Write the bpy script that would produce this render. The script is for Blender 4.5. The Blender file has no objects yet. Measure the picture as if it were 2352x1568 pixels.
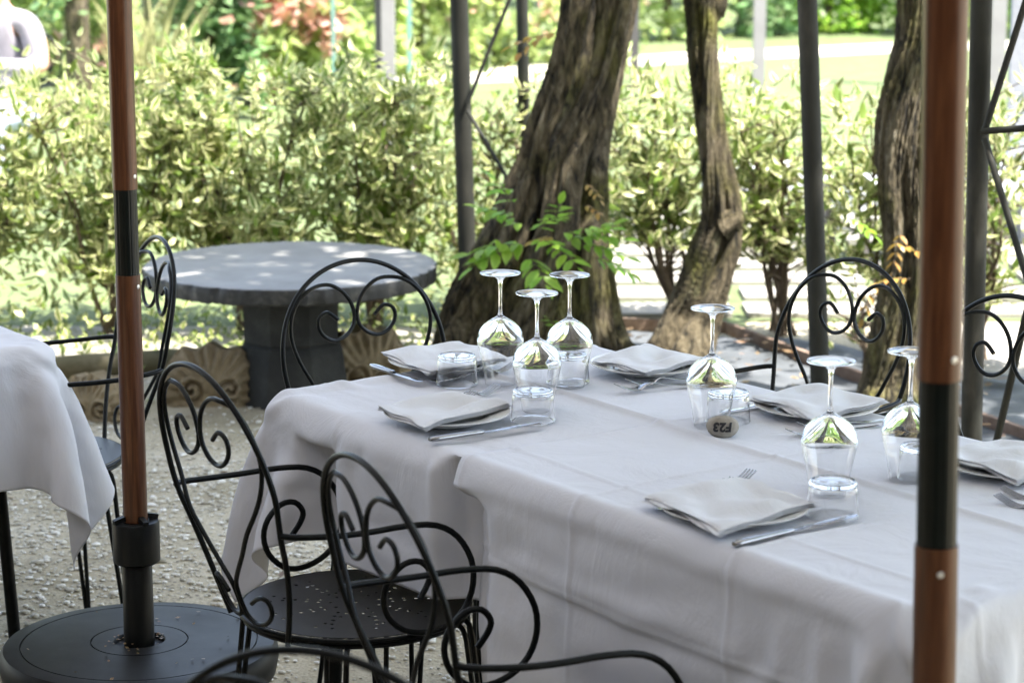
import bpy, bmesh, math, random
import numpy as np
from mathutils import Vector, Matrix, noise
from mathutils.geometry import delaunay_2d_cdt
random.seed(7); RNG = np.random.default_rng(7)
SC = bpy.context.scene; COL = SC.collection
PI = math.pi; R = math.radians

# ------------------------------------------------------------------ camera
CAMZ, PITCH = 1.776, R(11.39)
cam = bpy.data.cameras.new("camera"); camo = bpy.data.objects.new("camera", cam); COL.objects.link(camo)
cam.sensor_width = 36; cam.lens = 85; cam.clip_end = 400; cam.clip_start = 0.05
camo.location = (0, 0, CAMZ); camo.rotation_euler = (R(90) - PITCH, 0, 0)
cam.dof.use_dof = True; cam.dof.focus_distance = 4.7; cam.dof.aperture_fstop = 5.6; cam.dof.aperture_blades = 9
SC.camera = camo
# ------------------------------------------------------------------ world, sun, exposure
SUN_EL, SUN_AZ = R(63), R(115)         # azimuth counted from +Y towards +X
W = bpy.data.worlds.new("World"); SC.world = W; W.use_nodes = True
nt = W.node_tree; bg = nt.nodes["Background"]; sky = nt.nodes.new("ShaderNodeTexSky")
sky.sky_type = 'NISHITA'; sky.sun_disc = False; sky.sun_elevation = SUN_EL; sky.sun_rotation = SUN_AZ
sky.air_density = 1.0; sky.dust_density = 1.5; sky.ozone_density = 1.0
hs_ = nt.nodes.new('ShaderNodeHueSaturation'); hs_.inputs['Saturation'].default_value = .75; nt.links.new(sky.outputs[0], hs_.inputs['Color']); nt.links.new(hs_.outputs[0], bg.inputs[0]); bg.inputs[1].default_value = 0.15
sl = bpy.data.lights.new("sun", 'SUN'); slo = bpy.data.objects.new("sun", sl); COL.objects.link(slo)
sl.energy = 5.0; sl.angle = R(0.53); sl.color = (1.0, 0.95, 0.87)
sd = Vector((math.sin(SUN_AZ) * math.cos(SUN_EL), math.cos(SUN_AZ) * math.cos(SUN_EL), math.sin(SUN_EL)))
slo.rotation_euler = sd.to_track_quat('Z', 'Y').to_euler(); slo.location = (4, 2, 8)
SC.view_settings.view_transform = 'Standard'; SC.view_settings.look = 'None'
SC.view_settings.exposure = 2.14; SC.view_settings.gamma = 1
cy = SC.cycles; cy.use_denoising = True; cy.max_bounces = 14; cy.transmission_bounces = 12; cy.glossy_bounces = 6
cy.diffuse_bounces = 4; cy.transparent_max_bounces = 12; cy.caustics_reflective = False; cy.caustics_refractive = True
cy.sample_clamp_indirect = 8

# ------------------------------------------------------------------ pixel helpers (2352 x 1568 view of the photo)
F = 5553.0
_fw = np.array([0, math.cos(PITCH), -math.sin(PITCH)]); _up = np.array([0, math.sin(PITCH), math.cos(PITCH)])
def ray(x, y): return _fw + np.array([1., 0, 0]) * (x - 1176) / F + _up * (784 - y) / F
def at(x, y, z=0.0):
    d = ray(x, y); t = (z - CAMZ) / d[2]; return Vector((d[0] * t, d[1] * t, z))
def pt(x, y, Y):
    d = ray(x, y); t = Y / d[1]; return Vector((d[0] * t, Y, CAMZ + d[2] * t))
def src(ox, oy, s, u, v): return ((ox + u / s) * .6125, (oy + v / s) * .6125)

# ------------------------------------------------------------------ object helpers
def tag(o, label=None, cat=None, group=None, kind=None):
    if label: o['label'] = label
    if cat: o['category'] = cat
    if group: o['group'] = group
    if kind: o['kind'] = kind
    return o
def empty(name, loc=(0, 0, 0), rz=0, label=None, cat=None, group=None):
    o = bpy.data.objects.new(name, None); COL.objects.link(o); o.empty_display_size = .1
    o.location = loc; o.rotation_euler = (0, 0, rz); return tag(o, label, cat, group)
def mesh(name, V, Fc, mat, parent=None, smooth=True, attrs=None, mats=None, uv=None):
    me = bpy.data.meshes.new(name); me.from_pydata([tuple(v) for v in V], [], [tuple(f) for f in Fc])
    if attrs:
        for k, a in attrs.items():
            at_ = me.attributes.new(k, 'FLOAT', 'POINT'); at_.data.foreach_set('value', np.asarray(a, dtype=np.float32))
    if smooth: me.polygons.foreach_set('use_smooth', [True] * len(me.polygons))
    me.materials.append(mat)
    me.update()
    if smooth and len(me.polygons) < 60000 and not attrs: me.set_sharp_from_angle(angle=R(42))
    o = bpy.data.objects.new(name, me); COL.objects.link(o)
    if parent: o.parent = parent
    return o
def copy_tree(o, parent=None):
    c = o.copy(); COL.objects.link(c); c.parent = parent
    for ch in [x for x in COL.objects if x.parent == o]: copy_tree(ch, c)
    return c
class MB:
    def __init__(s): s.V = []; s.F = []
    def add(s, V, Fc):
        n = len(s.V); s.V += [tuple(v) for v in V]; s.F += [tuple(i + n for i in f) for f in Fc]; return s
    def box(s, c, d, M=None):
        x, y, z = d[0] / 2, d[1] / 2, d[2] / 2; c = Vector(c)
        V = [Vector((a * x, b * y, e * z)) for a in (-1, 1) for b in (-1, 1) for e in (-1, 1)]
        V = [(M @ v if M else v) + c for v in V]
        return s.add(V, [(0, 1, 3, 2), (4, 6, 7, 5), (0, 4, 5, 1), (2, 3, 7, 6), (0, 2, 6, 4), (1, 5, 7, 3)])
    def tube(s, P, r, n=10, smooth=4, cap=True): return s.add(*tube(P, r, n, smooth, cap))
    def lathe(s, prof, n=32, c=(0, 0, 0)): return s.add(*lathe(prof, n, c))
    def build(s, name, mat, parent=None, smooth=True): return mesh(name, s.V, s.F, mat, parent, smooth)
def catmull(P, k):
    P = np.array(P, float)
    if k <= 1 or len(P) < 3: return P
    Q = np.vstack([2 * P[0] - P[1], P, 2 * P[-1] - P[-2]]); o = []
    t = np.linspace(0, 1, k, endpoint=False)[:, None]
    for i in range(len(P) - 1):
        a, b, c, d = Q[i:i + 4]
        o.append(.5 * (2 * b + (c - a) * t + (2 * a - 5 * b + 4 * c - d) * t * t + (3 * b - a - 3 * c + d) * t ** 3))
    return np.vstack(o + [P[-1:]])
def tube(P, r, n=10, k=4, cap=True):
    P = np.array([tuple(p) for p in P], float); m = len(P)
    rr = np.full(m, r, float) if np.isscalar(r) else np.array(r, float)
    C = catmull(np.c_[P, rr], k); P = C[:, :3]; rr = np.maximum(C[:, 3], 1e-4)
    T = np.gradient(P, axis=0); T /= np.linalg.norm(T, axis=1)[:, None] + 1e-12
    a = np.array([0, 0, 1.]) if abs(T[0][2]) < .9 else np.array([1., 0, 0])
    N = np.cross(T[0], a); N /= np.linalg.norm(N); V = []; Fc = []
    th = np.linspace(0, 2 * PI, n, endpoint=False)
    for i in range(len(P)):
        N = N - T[i] * (N @ T[i]); N /= np.linalg.norm(N) + 1e-12; B = np.cross(T[i], N)
        V.append(P[i] + rr[i] * (np.cos(th)[:, None] * N + np.sin(th)[:, None] * B))
    V = np.vstack(V)
    for i in range(len(P) - 1):
        for j in range(n): Fc.append((i * n + j, i * n + (j + 1) % n, (i + 1) * n + (j + 1) % n, (i + 1) * n + j))
    if cap: Fc.append(tuple(range(n - 1, -1, -1))); Fc.append(tuple((len(P) - 1) * n + j for j in range(n)))
    return V.tolist(), Fc
def lathe(prof, n=32, c=(0, 0, 0)):
    V = []; Fc = []; idx = []
    for (r, z) in prof:
        if r < 1e-6: idx.append([len(V)] * n); V.append((c[0], c[1], c[2] + z))
        else:
            b = len(V); idx.append([b + j for j in range(n)])
            V += [(c[0] + r * math.cos(2 * PI * j / n), c[1] + r * math.sin(2 * PI * j / n), c[2] + z) for j in range(n)]
    for i in range(len(prof) - 1):
        for j in range(n):
            q = [idx[i][j], idx[i][(j + 1) % n], idx[i + 1][(j + 1) % n], idx[i + 1][j]]
            u = [];  [u.append(x) for x in q if x not in u]
            if len(u) >= 3: Fc.append(tuple(u))
    return V, Fc

# ------------------------------------------------------------------ materials
def nodemat(name, base=(.5, .5, .5), rough=.5, metal=0., **kw):
    m = bpy.data.materials.new(name); m.use_nodes = True; b = m.node_tree.nodes["Principled BSDF"]
    b.inputs['Base Color'].default_value = (*base, 1); b.inputs['Roughness'].default_value = rough; b.inputs['Metallic'].default_value = metal
    for k, v in kw.items(): b.inputs[k.replace('_', ' ')].default_value = v
    return m, m.node_tree, b
def N(t, typ, **kw):
    n = t.nodes.new('ShaderNode' + typ)
    for k, v in kw.items():
        if k.startswith('i_'):
            key = k[2:].replace('_', ' '); n.inputs[int(key) if key.isdigit() else key].default_value = v
        else: setattr(n, k, v)
    return n
def ramp(t, fac, stops):
    n = t.nodes.new('ShaderNodeValToRGB'); e = n.color_ramp.elements
    while len(e) < len(stops): e.new(.5)
    for i, (p, c) in enumerate(stops): e[i].position = p; e[i].color = (*c, 1)
    t.links.new(fac, n.inputs[0]); return n.outputs[0]
def coords(t, scale=(1, 1, 1), kind='Object'):
    tc = t.nodes.new('ShaderNodeTexCoord'); mp = t.nodes.new('ShaderNodeMapping'); mp.inputs['Scale'].default_value = scale
    t.links.new(tc.outputs[kind], mp.inputs[0]); return mp.outputs[0]
def noisetex(t, vec, scale, detail=5, rough=.55, dist=0.):
    n = N(t, 'TexNoise'); n.inputs['Scale'].default_value = scale; n.inputs['Detail'].default_value = detail
    n.inputs['Roughness'].default_value = rough; n.inputs['Distortion'].default_value = dist
    t.links.new(vec, n.inputs['Vector']); return n.outputs['Fac']
def bump(t, b, h, strength=.3, dist=.01, chain=None):
    n = N(t, 'Bump'); n.inputs['Strength'].default_value = strength; n.inputs['Distance'].default_value = dist
    t.links.new(h, n.inputs['Height'])
    if chain: t.links.new(chain, n.inputs['Normal'])
    t.links.new(n.outputs[0], b.inputs['Normal']); return n.outputs[0]

def M_iron():
    m, t, b = nodemat('iron', (.003, .0035, .0035), .26); b.inputs['Specular IOR Level'].default_value = .16
    v = coords(t); n = noisetex(t, v, 60, 4); t.links.new(ramp(t, n, [(.3, (.0025, .003, .003)), (.7, (.006, .0075, .007))]), b.inputs['Base Color'])
    rr = N(t, 'MapRange', i_3=.26, i_4=.42); t.links.new(n, rr.inputs[0]); t.links.new(rr.outputs[0], b.inputs['Roughness'])
    bump(t, b, noisetex(t, v, 180, 3), .12, .002); return m
def M_seat():
    m, t, b = nodemat('seat metal', (.012, .013, .015), .42)
    v = coords(t); bump(t, b, noisetex(t, v, 420, 2), .25, .001)
    t.links.new(ramp(t, noisetex(t, v, 9, 6), [(.3, (.010, .011, .012)), (.75, (.022, .023, .025))]), b.inputs['Base Color']); return m
def M_cloth(name, c=(.74, .74, .76)):
    m, t, b = nodemat(name, c, .85); b.inputs['Sheen Weight'].default_value = .06; b.inputs['Specular IOR Level'].default_value = .25
    v = coords(t)
    w1 = N(t, 'TexWave', i_Scale=520.); w1.bands_direction = 'X'; t.links.new(v, w1.inputs[0])
    w2 = N(t, 'TexWave', i_Scale=520.); w2.bands_direction = 'Y'; t.links.new(v, w2.inputs[0])
    ad = N(t, 'Math', operation='ADD'); t.links.new(w1.outputs['Fac'], ad.inputs[0]); t.links.new(w2.outputs['Fac'], ad.inputs[1])
    c1 = bump(t, b, ad.outputs[0], .06, .0006)
    vs = coords(t, (1, 1, .5)); bump(t, b, noisetex(t, vs, 7, 6, .6, .6), .6, .012, c1)
    t.links.new(ramp(t, noisetex(t, v, 3, 3), [(.3, tuple(x * .96 for x in c)), (.7, c)]), b.inputs['Base Color'])
    tr = N(t, 'BsdfTranslucent'); tr.inputs[0].default_value = (*c, 1); mx = N(t, 'MixShader', i_0=.12)
    out = t.nodes['Material Output']; t.links.new(b.outputs[0], mx.inputs[1]); t.links.new(tr.outputs[0], mx.inputs[2]); t.links.new(mx.outputs[0], out.inputs[0])
    return m
def M_glass():
    m, t, b = nodemat('glass', (1, 1, 1), 0.0); b.inputs['Transmission Weight'].default_value = 1; b.inputs['IOR'].default_value = 1.5
    return m
def M_steel():
    m, t, b = nodemat('steel', (.34, .34, .35), .1, 1.); v = coords(t, (40, 400, 40))
    rr = N(t, 'MapRange', i_3=.08, i_4=.2); t.links.new(noisetex(t, v, 3, 4), rr.inputs[0]); t.links.new(rr.outputs[0], b.inputs['Roughness']); return m
def M_porcelain():
    m, t, b = nodemat('porcelain', (.80, .80, .77), .12); return m
def M_wood():
    m, t, b = nodemat('parasol wood', (.2, .07, .03), .3); b.inputs['Coat Weight'].default_value = .12; b.inputs['Coat Roughness'].default_value = .2; b.inputs['Specular IOR Level'].default_value = .3
    v = coords(t, (60, 60, 3.2)); n = noisetex(t, v, 2.0, 8, .6, .4)
    t.links.new(ramp(t, n, [(.25, (.046, .016, .007)), (.5, (.105, .040, .017)), (.8, (.20, .085, .036))]), b.inputs['Base Color'])
    bump(t, b, noisetex(t, coords(t, (300, 300, 8)), 2, 4), .15, .001); return m
def M_black(name='black plastic', c=(.012, .014, .014), r=.38, bs=.2):
    m, t, b = nodemat(name, c, r); v = coords(t); b.inputs['Specular IOR Level'].default_value = .25
    t.links.new(ramp(t, noisetex(t, v, 14, 7, .65), [(.3, c), (.6, tuple(x * 1.5 for x in c)), (.85, tuple(x * 2.8 + .005 for x in c))]), b.inputs['Base Color'])
    bump(t, b, noisetex(t, v, 300, 3), bs, .001)
    rr = N(t, 'MapRange', i_3=r - .08, i_4=r + .15); t.links.new(noisetex(t, v, 8, 5), rr.inputs[0]); t.links.new(rr.outputs[0], b.inputs['Roughness']); return m
def M_pole():
    m, t, b = nodemat('painted steel pole', (.09, .09, .085), .6); b.inputs['Specular IOR Level'].default_value = .15; v = coords(t, (1, 1, .35))
    n = noisetex(t, v, 9, 8, .65); t.links.new(ramp(t, n, [(.3, (.018, .019, .016)), (.55, (.034, .034, .029)), (.8, (.08, .072, .06))]), b.inputs['Base Color'])
    bump(t, b, noisetex(t, v, 120, 5), .3, .002); return m
def M_stone(name, cols, s=6, bs=.6, bd=.02, rough=.9):
    m, t, b = nodemat(name, cols[1], rough); v = coords(t); n = noisetex(t, v, s, 9, .65, .3)
    t.links.new(ramp(t, n, [(.28, cols[0]), (.5, cols[1]), (.75, cols[2])]), b.inputs['Base Color'])
    c1 = bump(t, b, noisetex(t, v, s * 4, 9, .7), bs, bd)
    vo = N(t, 'TexVoronoi', i_Scale=s * 14.); t.links.new(v, vo.inputs['Vector']); bump(t, b, vo.outputs['Distance'], bs * .3, bd * .2, c1); return m
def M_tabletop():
    m = M_stone('top-lit stone slab', ((.20, .195, .185), (.26, .255, .245), (.33, .325, .31)), 5, .2, .003, .55); t = m.node_tree; b = t.nodes['Principled BSDF']
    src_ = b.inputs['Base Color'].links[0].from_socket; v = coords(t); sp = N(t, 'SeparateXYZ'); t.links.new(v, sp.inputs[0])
    ad = N(t, 'MapRange', i_1=.4475, i_2=.4510); ns = noisetex(t, v, 30, 4); mu = N(t, 'Math', operation='MULTIPLY_ADD', i_1=.006); t.links.new(ns, mu.inputs[0]); t.links.new(sp.outputs[2], mu.inputs[2]); sb = N(t, 'Math', operation='SUBTRACT', i_1=.003); t.links.new(mu.outputs[0], sb.inputs[0])  # pale top, dark side by height: sky light and shade put into the colour
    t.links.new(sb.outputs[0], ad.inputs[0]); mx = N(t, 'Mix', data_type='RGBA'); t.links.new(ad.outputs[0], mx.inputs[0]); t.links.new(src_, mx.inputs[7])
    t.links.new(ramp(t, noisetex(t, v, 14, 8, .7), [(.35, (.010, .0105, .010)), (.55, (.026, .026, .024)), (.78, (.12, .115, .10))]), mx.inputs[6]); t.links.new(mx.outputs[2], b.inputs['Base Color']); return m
def M_bark():
    m, t, b = nodemat('wisteria bark', (.1, .07, .05), .95)
    v = coords(t, (1, 1, .24)); n = noisetex(t, v, 30, 10, .7, 1.0)
    v2 = coords(t); n2 = noisetex(t, v2, 3.5, 5)
    c = ramp(t, n, [(.38, (.007, .006, .004)), (.47, (.085, .067, .038)), (.58, (.20, .163, .10)), (.76, (.42, .385, .30))])
    mo = ramp(t, n2, [(.5, (0, 0, 0)), (.68, (1, 1, 1))]); mx = N(t, 'Mix', data_type='RGBA', blend_type='MIX')
    t.links.new(mo, mx.inputs[0]); t.links.new(c, mx.inputs[6]); mg = N(t, 'Mix', data_type='RGBA', blend_type='MULTIPLY', i_0=1.); t.links.new(c, mg.inputs[6])
    mg.inputs[7].default_value = (.85, 1.0, .32, 1); t.links.new(mg.outputs[2], mx.inputs[7]); t.links.new(mx.outputs[2], b.inputs['Base Color'])
    c1 = bump(t, b, n, 1., .05); bump(t, b, noisetex(t, coords(t, (1, 1, .3)), 90, 6), .6, .006, c1); return m
def M_leaf(name, center, edge, transl=.45, var=.25, rough=.4):
    m, t, b = nodemat(name, center, rough)
    a = N(t, 'Attribute', attribute_name='edge'); a2 = N(t, 'Attribute', attribute_name='rnd')
    mx = N(t, 'Mix', data_type='RGBA'); er = N(t, 'MapRange', i_1=.32, i_2=.88); t.links.new(a.outputs['Fac'], er.inputs[0]); t.links.new(er.outputs[0], mx.inputs[0]); mx.inputs[6].default_value = (*center, 1); mx.inputs[7].default_value = (*edge, 1)
    hs = N(t, 'HueSaturation'); mr = N(t, 'MapRange', i_3=1 - var, i_4=1 + var * 1.3); t.links.new(a2.outputs['Fac'], mr.inputs[0])
    t.links.new(mr.outputs[0], hs.inputs['Value']); mh = N(t, 'MapRange', i_3=.485, i_4=.515)
    fr = N(t, 'Math', operation='FRACT'); ml = N(t, 'Math', operation='MULTIPLY', i_1=7.3); t.links.new(a2.outputs['Fac'], ml.inputs[0]); t.links.new(ml.outputs[0], fr.inputs[0])
    t.links.new(fr.outputs[0], mh.inputs[0]); t.links.new(mh.outputs[0], hs.inputs['Hue'])
    t.links.new(mx.outputs[2], hs.inputs['Color']); t.links.new(hs.outputs[0], b.inputs['Base Color'])
    tr = N(t, 'BsdfTranslucent'); t.links.new(hs.outputs[0], tr.inputs[0]); ms = N(t, 'MixShader', i_0=transl)
    out = t.nodes['Material Output']; t.links.new(b.outputs[0], ms.inputs[1]); t.links.new(tr.outputs[0], ms.inputs[2]); t.links.new(ms.outputs[0], out.inputs[0]); return m
def M_ground():
    m, t, b = nodemat('gravel ground', (.2, .17, .13), .95); v = coords(t)
    vo = N(t, 'TexVoronoi', i_Scale=70., i_Randomness=1.); t.links.new(v, vo.inputs['Vector'])
    vo2 = N(t, 'TexVoronoi', i_Scale=160., i_Randomness=1.); t.links.new(v, vo2.inputs['Vector'])
    big = noisetex(t, v, 2.2, 6, .6)
    dirt = ramp(t, big, [(.3, (.30, .255, .16)), (.5, (.46, .40, .28)), (.75, (.60, .54, .41))])
    sep = N(t, 'SeparateColor'); t.links.new(vo.outputs['Color'], sep.inputs[0])
    peb = ramp(t, sep.outputs[0], [(.0, (.13, .115, .085)), (.55, (.20, .18, .14)), (1., (.42, .39, .33))])
    mk = ramp(t, vo.outputs['Distance'], [(.25, (1, 1, 1)), (.42, (0, 0, 0))])
    mm = N(t, 'Math', operation='MULTIPLY'); t.links.new(mk, mm.inputs[0])
    dn = ramp(t, noisetex(t, v, 5, 5), [(.42, (0, 0, 0)), (.6, (1, 1, 1))]); t.links.new(dn, mm.inputs[1])
    mx = N(t, 'Mix', data_type='RGBA'); t.links.new(mm.outputs[0], mx.inputs[0]); t.links.new(dirt, mx.inputs[6]); t.links.new(peb, mx.inputs[7])
    fine = N(t, 'Mix', data_type='RGBA', blend_type='MULTIPLY', i_0=.6); t.links.new(mx.outputs[2], fine.inputs[6])
    t.links.new(ramp(t, noisetex(t, v, 130, 5), [(.3, (.55, .55, .55)), (.7, (1.3, 1.3, 1.3))]), fine.inputs[7])
    t.links.new(fine.outputs[2], b.inputs['Base Color'])
    inv = N(t, 'Math', operation='SUBTRACT', i_0=1.); t.links.new(vo.outputs['Distance'], inv.inputs[1])
    c1 = bump(t, b, inv.outputs[0], .5, .006); inv2 = N(t, 'Math', operation='SUBTRACT', i_0=1.); t.links.new(vo2.outputs['Distance'], inv2.inputs[1])
    bump(t, b, inv2.outputs[0], .5, .003, c1); return m
def M_simple(name, cols, s=4, rough=.9, bs=.3, bd=.01, transl=0):
    m, t, b = nodemat(name, cols[0], rough); v = coords(t)
    t.links.new(ramp(t, noisetex(t, v, s, 8, .65), [(.3, cols[0]), (.7, cols[1])]), b.inputs['Base Color'])
    bump(t, b, noisetex(t, v, s * 8, 5), bs, bd)
    if transl:
        tr = N(t, 'BsdfTranslucent'); tr.inputs[0].default_value = (*cols[1], 1); ms = N(t, 'MixShader', i_0=transl)
        out = t.nodes['Material Output']; t.links.new(b.outputs[0], ms.inputs[1]); t.links.new(tr.outputs[0], ms.inputs[2]); t.links.new(ms.outputs[0], out.inputs[0])
    return m
iron = M_iron(); seatm = M_seat(); cloth_m = M_cloth('white cotton', (.745, .76, .81)); napkin_m = M_cloth('napkin cotton', (.75, .76, .78)); glass = M_glass(); steel = M_steel()
porcelain = M_porcelain(); wood = M_wood(); black = M_black('black plastic', (.006, .007, .007), .34, .2); polem = M_pole()
basem = M_black('base resin', (.010, .0105, .011), .42, .15)
sleeve_m = M_black('ribbed sleeve', (.004, .006, .005), .28, .05)
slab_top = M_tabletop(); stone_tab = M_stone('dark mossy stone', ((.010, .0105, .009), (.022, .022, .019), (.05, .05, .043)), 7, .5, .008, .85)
shell_m = M_stone('weathered carved stone', ((.11, .08, .04), (.25, .195, .115), (.42, .35, .24)), 5, .6, .012)
rock_m = M_stone('table stone', ((.20, .18, .14), (.33, .30, .25), (.44, .41, .35)), 40, .3, .002)
conc = M_stone('concrete', ((.2, .19, .17), (.28, .27, .25), (.36, .35, .33)), 8, .3, .005)
bark = M_bark(); groundm = M_ground()
leaf_var = M_leaf('variegated leaf', (.16, .23, .045), (.88, .84, .50), .5, .38)
leaf_wis = M_leaf('wisteria leaf', (.09, .22, .02), (.12, .27, .03), .5, .25)
leaf_lit = M_leaf('sunlit wisteria leaf', (.26, .46, .05), (.34, .54, .08), .5, .25)  # brighter copy of the wisteria leaf, sunlight put into the colour
leaf_yel = M_leaf('yellowing leaf', (.42, .26, .06), (.5, .33, .08), .4, .2)
leaf_bg = M_leaf('garden leaf', (.38, .47, .17), (.50, .58, .25), .58, .4)
leaf_bg2 = M_leaf('bright garden leaf', (.26, .42, .06), (.36, .52, .10), .58, .4)
leaf_dk = M_leaf('dark garden leaf', (.17, .28, .12), (.22, .34, .14), .35, .4)
leaf_pk = M_leaf('pink flower', (.70, .40, .32), (.80, .58, .46), .4, .2)
stem_m = M_simple('shrub stem', ((.06, .042, .028), (.15, .11, .075)), 30)

# ------------------------------------------------------------------ ground and paving (the setting)
def sheet(name, P, z, mat, kind='structure'):
    o = mesh(name, [(p[0], p[1], z) for p in P], [tuple(range(len(P)))], mat, smooth=False); return tag(o, kind=kind)
sheet('ground', [(-60, -20), (60, -20), (60, 90), (-60, 90)], 0, groundm)
lawn_m = M_simple('lawn grass', ((.07, .105, .035), (.15, .18, .075)), 6, .9, .4, .02)
light_gravel = M_simple('pale gravel', ((.36, .33, .28), (.48, .45, .40)), 14, .95, .5, .01)
slab_m = M_simple('pale paving', ((.27, .25, .22), (.38, .36, .325)), 5, .9, .15, .004)
sheet('lawn', [(-14, 9.0), (.9, 9.0), (.9, 9.2), (14, 9.2), (40, 70), (-40, 70)], .004, lawn_m)
sheet('gravel_path', [(-7, 8.1), (-.4, 8.35), (-.1, 9.05), (-7, 9.15)], .008, light_gravel)
P = [(-1.0, 18.8), (.2, 19.3), (1.0, 20.6), (1.9, 21.2), (3.7, 22.2), (8, 23.4), (14, 24), (14, 25), (8, 24.4), (3.7, 23.2), (1.8, 22.2), (.7, 21.4), (-.3, 20.2), (-1.2, 19.6)]
sheet('garden_path', P, .008, light_gravel)
mb = MB()
for i in range(8):
    y0 = 9.25 + i * .36
    for j in range(7):
        x0 = .28 + j * .62 + .02 * (i % 2); mb.box((x0 + .3, y0 + .13, .012), (.56, .245, .02))
o = mb.build('paving', slab_m, smooth=False); tag(o, kind='structure')
sheet('terrace', [(1.35, 7.62), (6, 5.7), (8, 9.2), (2.5, 9.2), (1.35, 9.0)], .012, slab_m)

def shrub_leaves(n, pos, size, aspect=.36, up=.3, curl=.25, elev=(-.45, 1.15)):
    """leaves: 3 ribs x 5 rows; returns V, F, edge, rnd"""
    pos = np.asarray(pos); n = len(pos)
    az = RNG.uniform(0, 2 * PI, n); el = RNG.uniform(elev[0], elev[1], n); L = size * RNG.uniform(.6, 1.25, n)
    d = np.c_[np.cos(az) * np.cos(el), np.sin(az) * np.cos(el), np.sin(el)]
    side = np.c_[-np.sin(az), np.cos(az), np.zeros(n)]; rl = RNG.uniform(-.9, .9, n)[:, None]
    nrm = np.cross(side, d); side2 = side * np.cos(rl) + nrm * np.sin(rl); nrm = np.cross(side2, d)
    V = []; E = []
    rows = [(0, 0), (.22, .7), (.5, 1.), (.78, .62), (1., 0)]
    for (t, w) in rows:
        c = pos + d * (L * t)[:, None] - nrm * (curl * L * t * t)[:, None]
        if w == 0: V.append(c); E.append(np.zeros(n) + .4)
        else:
            o_ = side2 * (L * aspect * .5 * w)[:, None]; lift = nrm * (L * .05 * w)[:, None]
            V += [c - o_ + lift, c, c + o_ + lift]; E += [np.ones(n), np.zeros(n), np.ones(n)]
    k = len(V); V = np.stack(V, 1).reshape(-1, 3); E = np.stack(E, 1).reshape(-1); rnd = np.repeat(RNG.uniform(0, 1, n), k)
    f = [(0, 2, 1), (0, 3, 2), (1, 2, 5, 4), (2, 3, 6, 5), (4, 5, 8, 7), (5, 6, 9, 8), (7, 8, 10), (8, 9, 10)]
    Fc = [tuple(x + i * k for x in q) for i in range(n) for q in f]
    return V, Fc, E, rnd
def quad_leaves(pos, size, aspect=.55):
    pos = np.asarray(pos); n = len(pos); az = RNG.uniform(0, 2 * PI, n); el = RNG.uniform(-1, 1.2, n); L = size * RNG.uniform(.6, 1.3, n)
    d = np.c_[np.cos(az) * np.cos(el), np.sin(az) * np.cos(el), np.sin(el)]; s = np.c_[-np.sin(az), np.cos(az), RNG.uniform(-.6, .6, n)]
    V = np.stack([pos, pos + d * (L * .5)[:, None] + s * (L * aspect / 2)[:, None], pos + d * L[:, None], pos + d * (L * .5)[:, None] - s * (L * aspect / 2)[:, None]], 1).reshape(-1, 3)
    rnd = np.repeat(RNG.uniform(0, 1, n), 4); E = np.tile([0, 1, 0, 1], n)
    return V, [(4 * i, 4 * i + 1, 4 * i + 2, 4 * i + 3) for i in range(n)], E, rnd

# ------------------------------------------------------------------ tablecloth simulation
YAW = R(-53.9); Lv = np.array([math.cos(YAW), math.sin(YAW)]); Sv = np.array([-Lv[1], Lv[0]])
TZ = .752
O = np.array(at(600, 901, TZ))[:2]
def ls(p): v = np.array([p[0], p[1]]) - O; return float(v @ Lv), float(v @ Sv)
def wl(l, s, z=TZ): q = O + l * Lv + s * Sv; return Vector((q[0], q[1], z))
TL = ls(at(2115, 1430, TZ))[0]; TW = ls(at(1320, 773, TZ))[1]
def sdf_push(P, hx, hy, cx, cy, zt, r, t):
    """push points out of a rounded slab (top at zt, very deep); x,y centre cx,cy half size hx,hy"""
    q = np.stack([np.abs(P[..., 0] - cx) - (hx - r), np.abs(P[..., 1] - cy) - (hy - r), P[..., 2] - (zt - r)], -1)
    m = np.maximum(q, 0); d = np.linalg.norm(m, axis=-1) + np.minimum(q.max(-1), 0) - r
    g = np.where((q.max(-1) <= 0)[..., None], (q == q.max(-1, keepdims=True)).astype(float), m / (np.linalg.norm(m, axis=-1, keepdims=True) + 1e-9))
    sg = np.stack([np.sign(P[..., 0] - cx), np.sign(P[..., 1] - cy), np.ones(P.shape[:-1])], -1)
    pen = np.maximum(t - d, 0); return g * sg * pen[..., None], pen > 0, g[..., 2]
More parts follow.
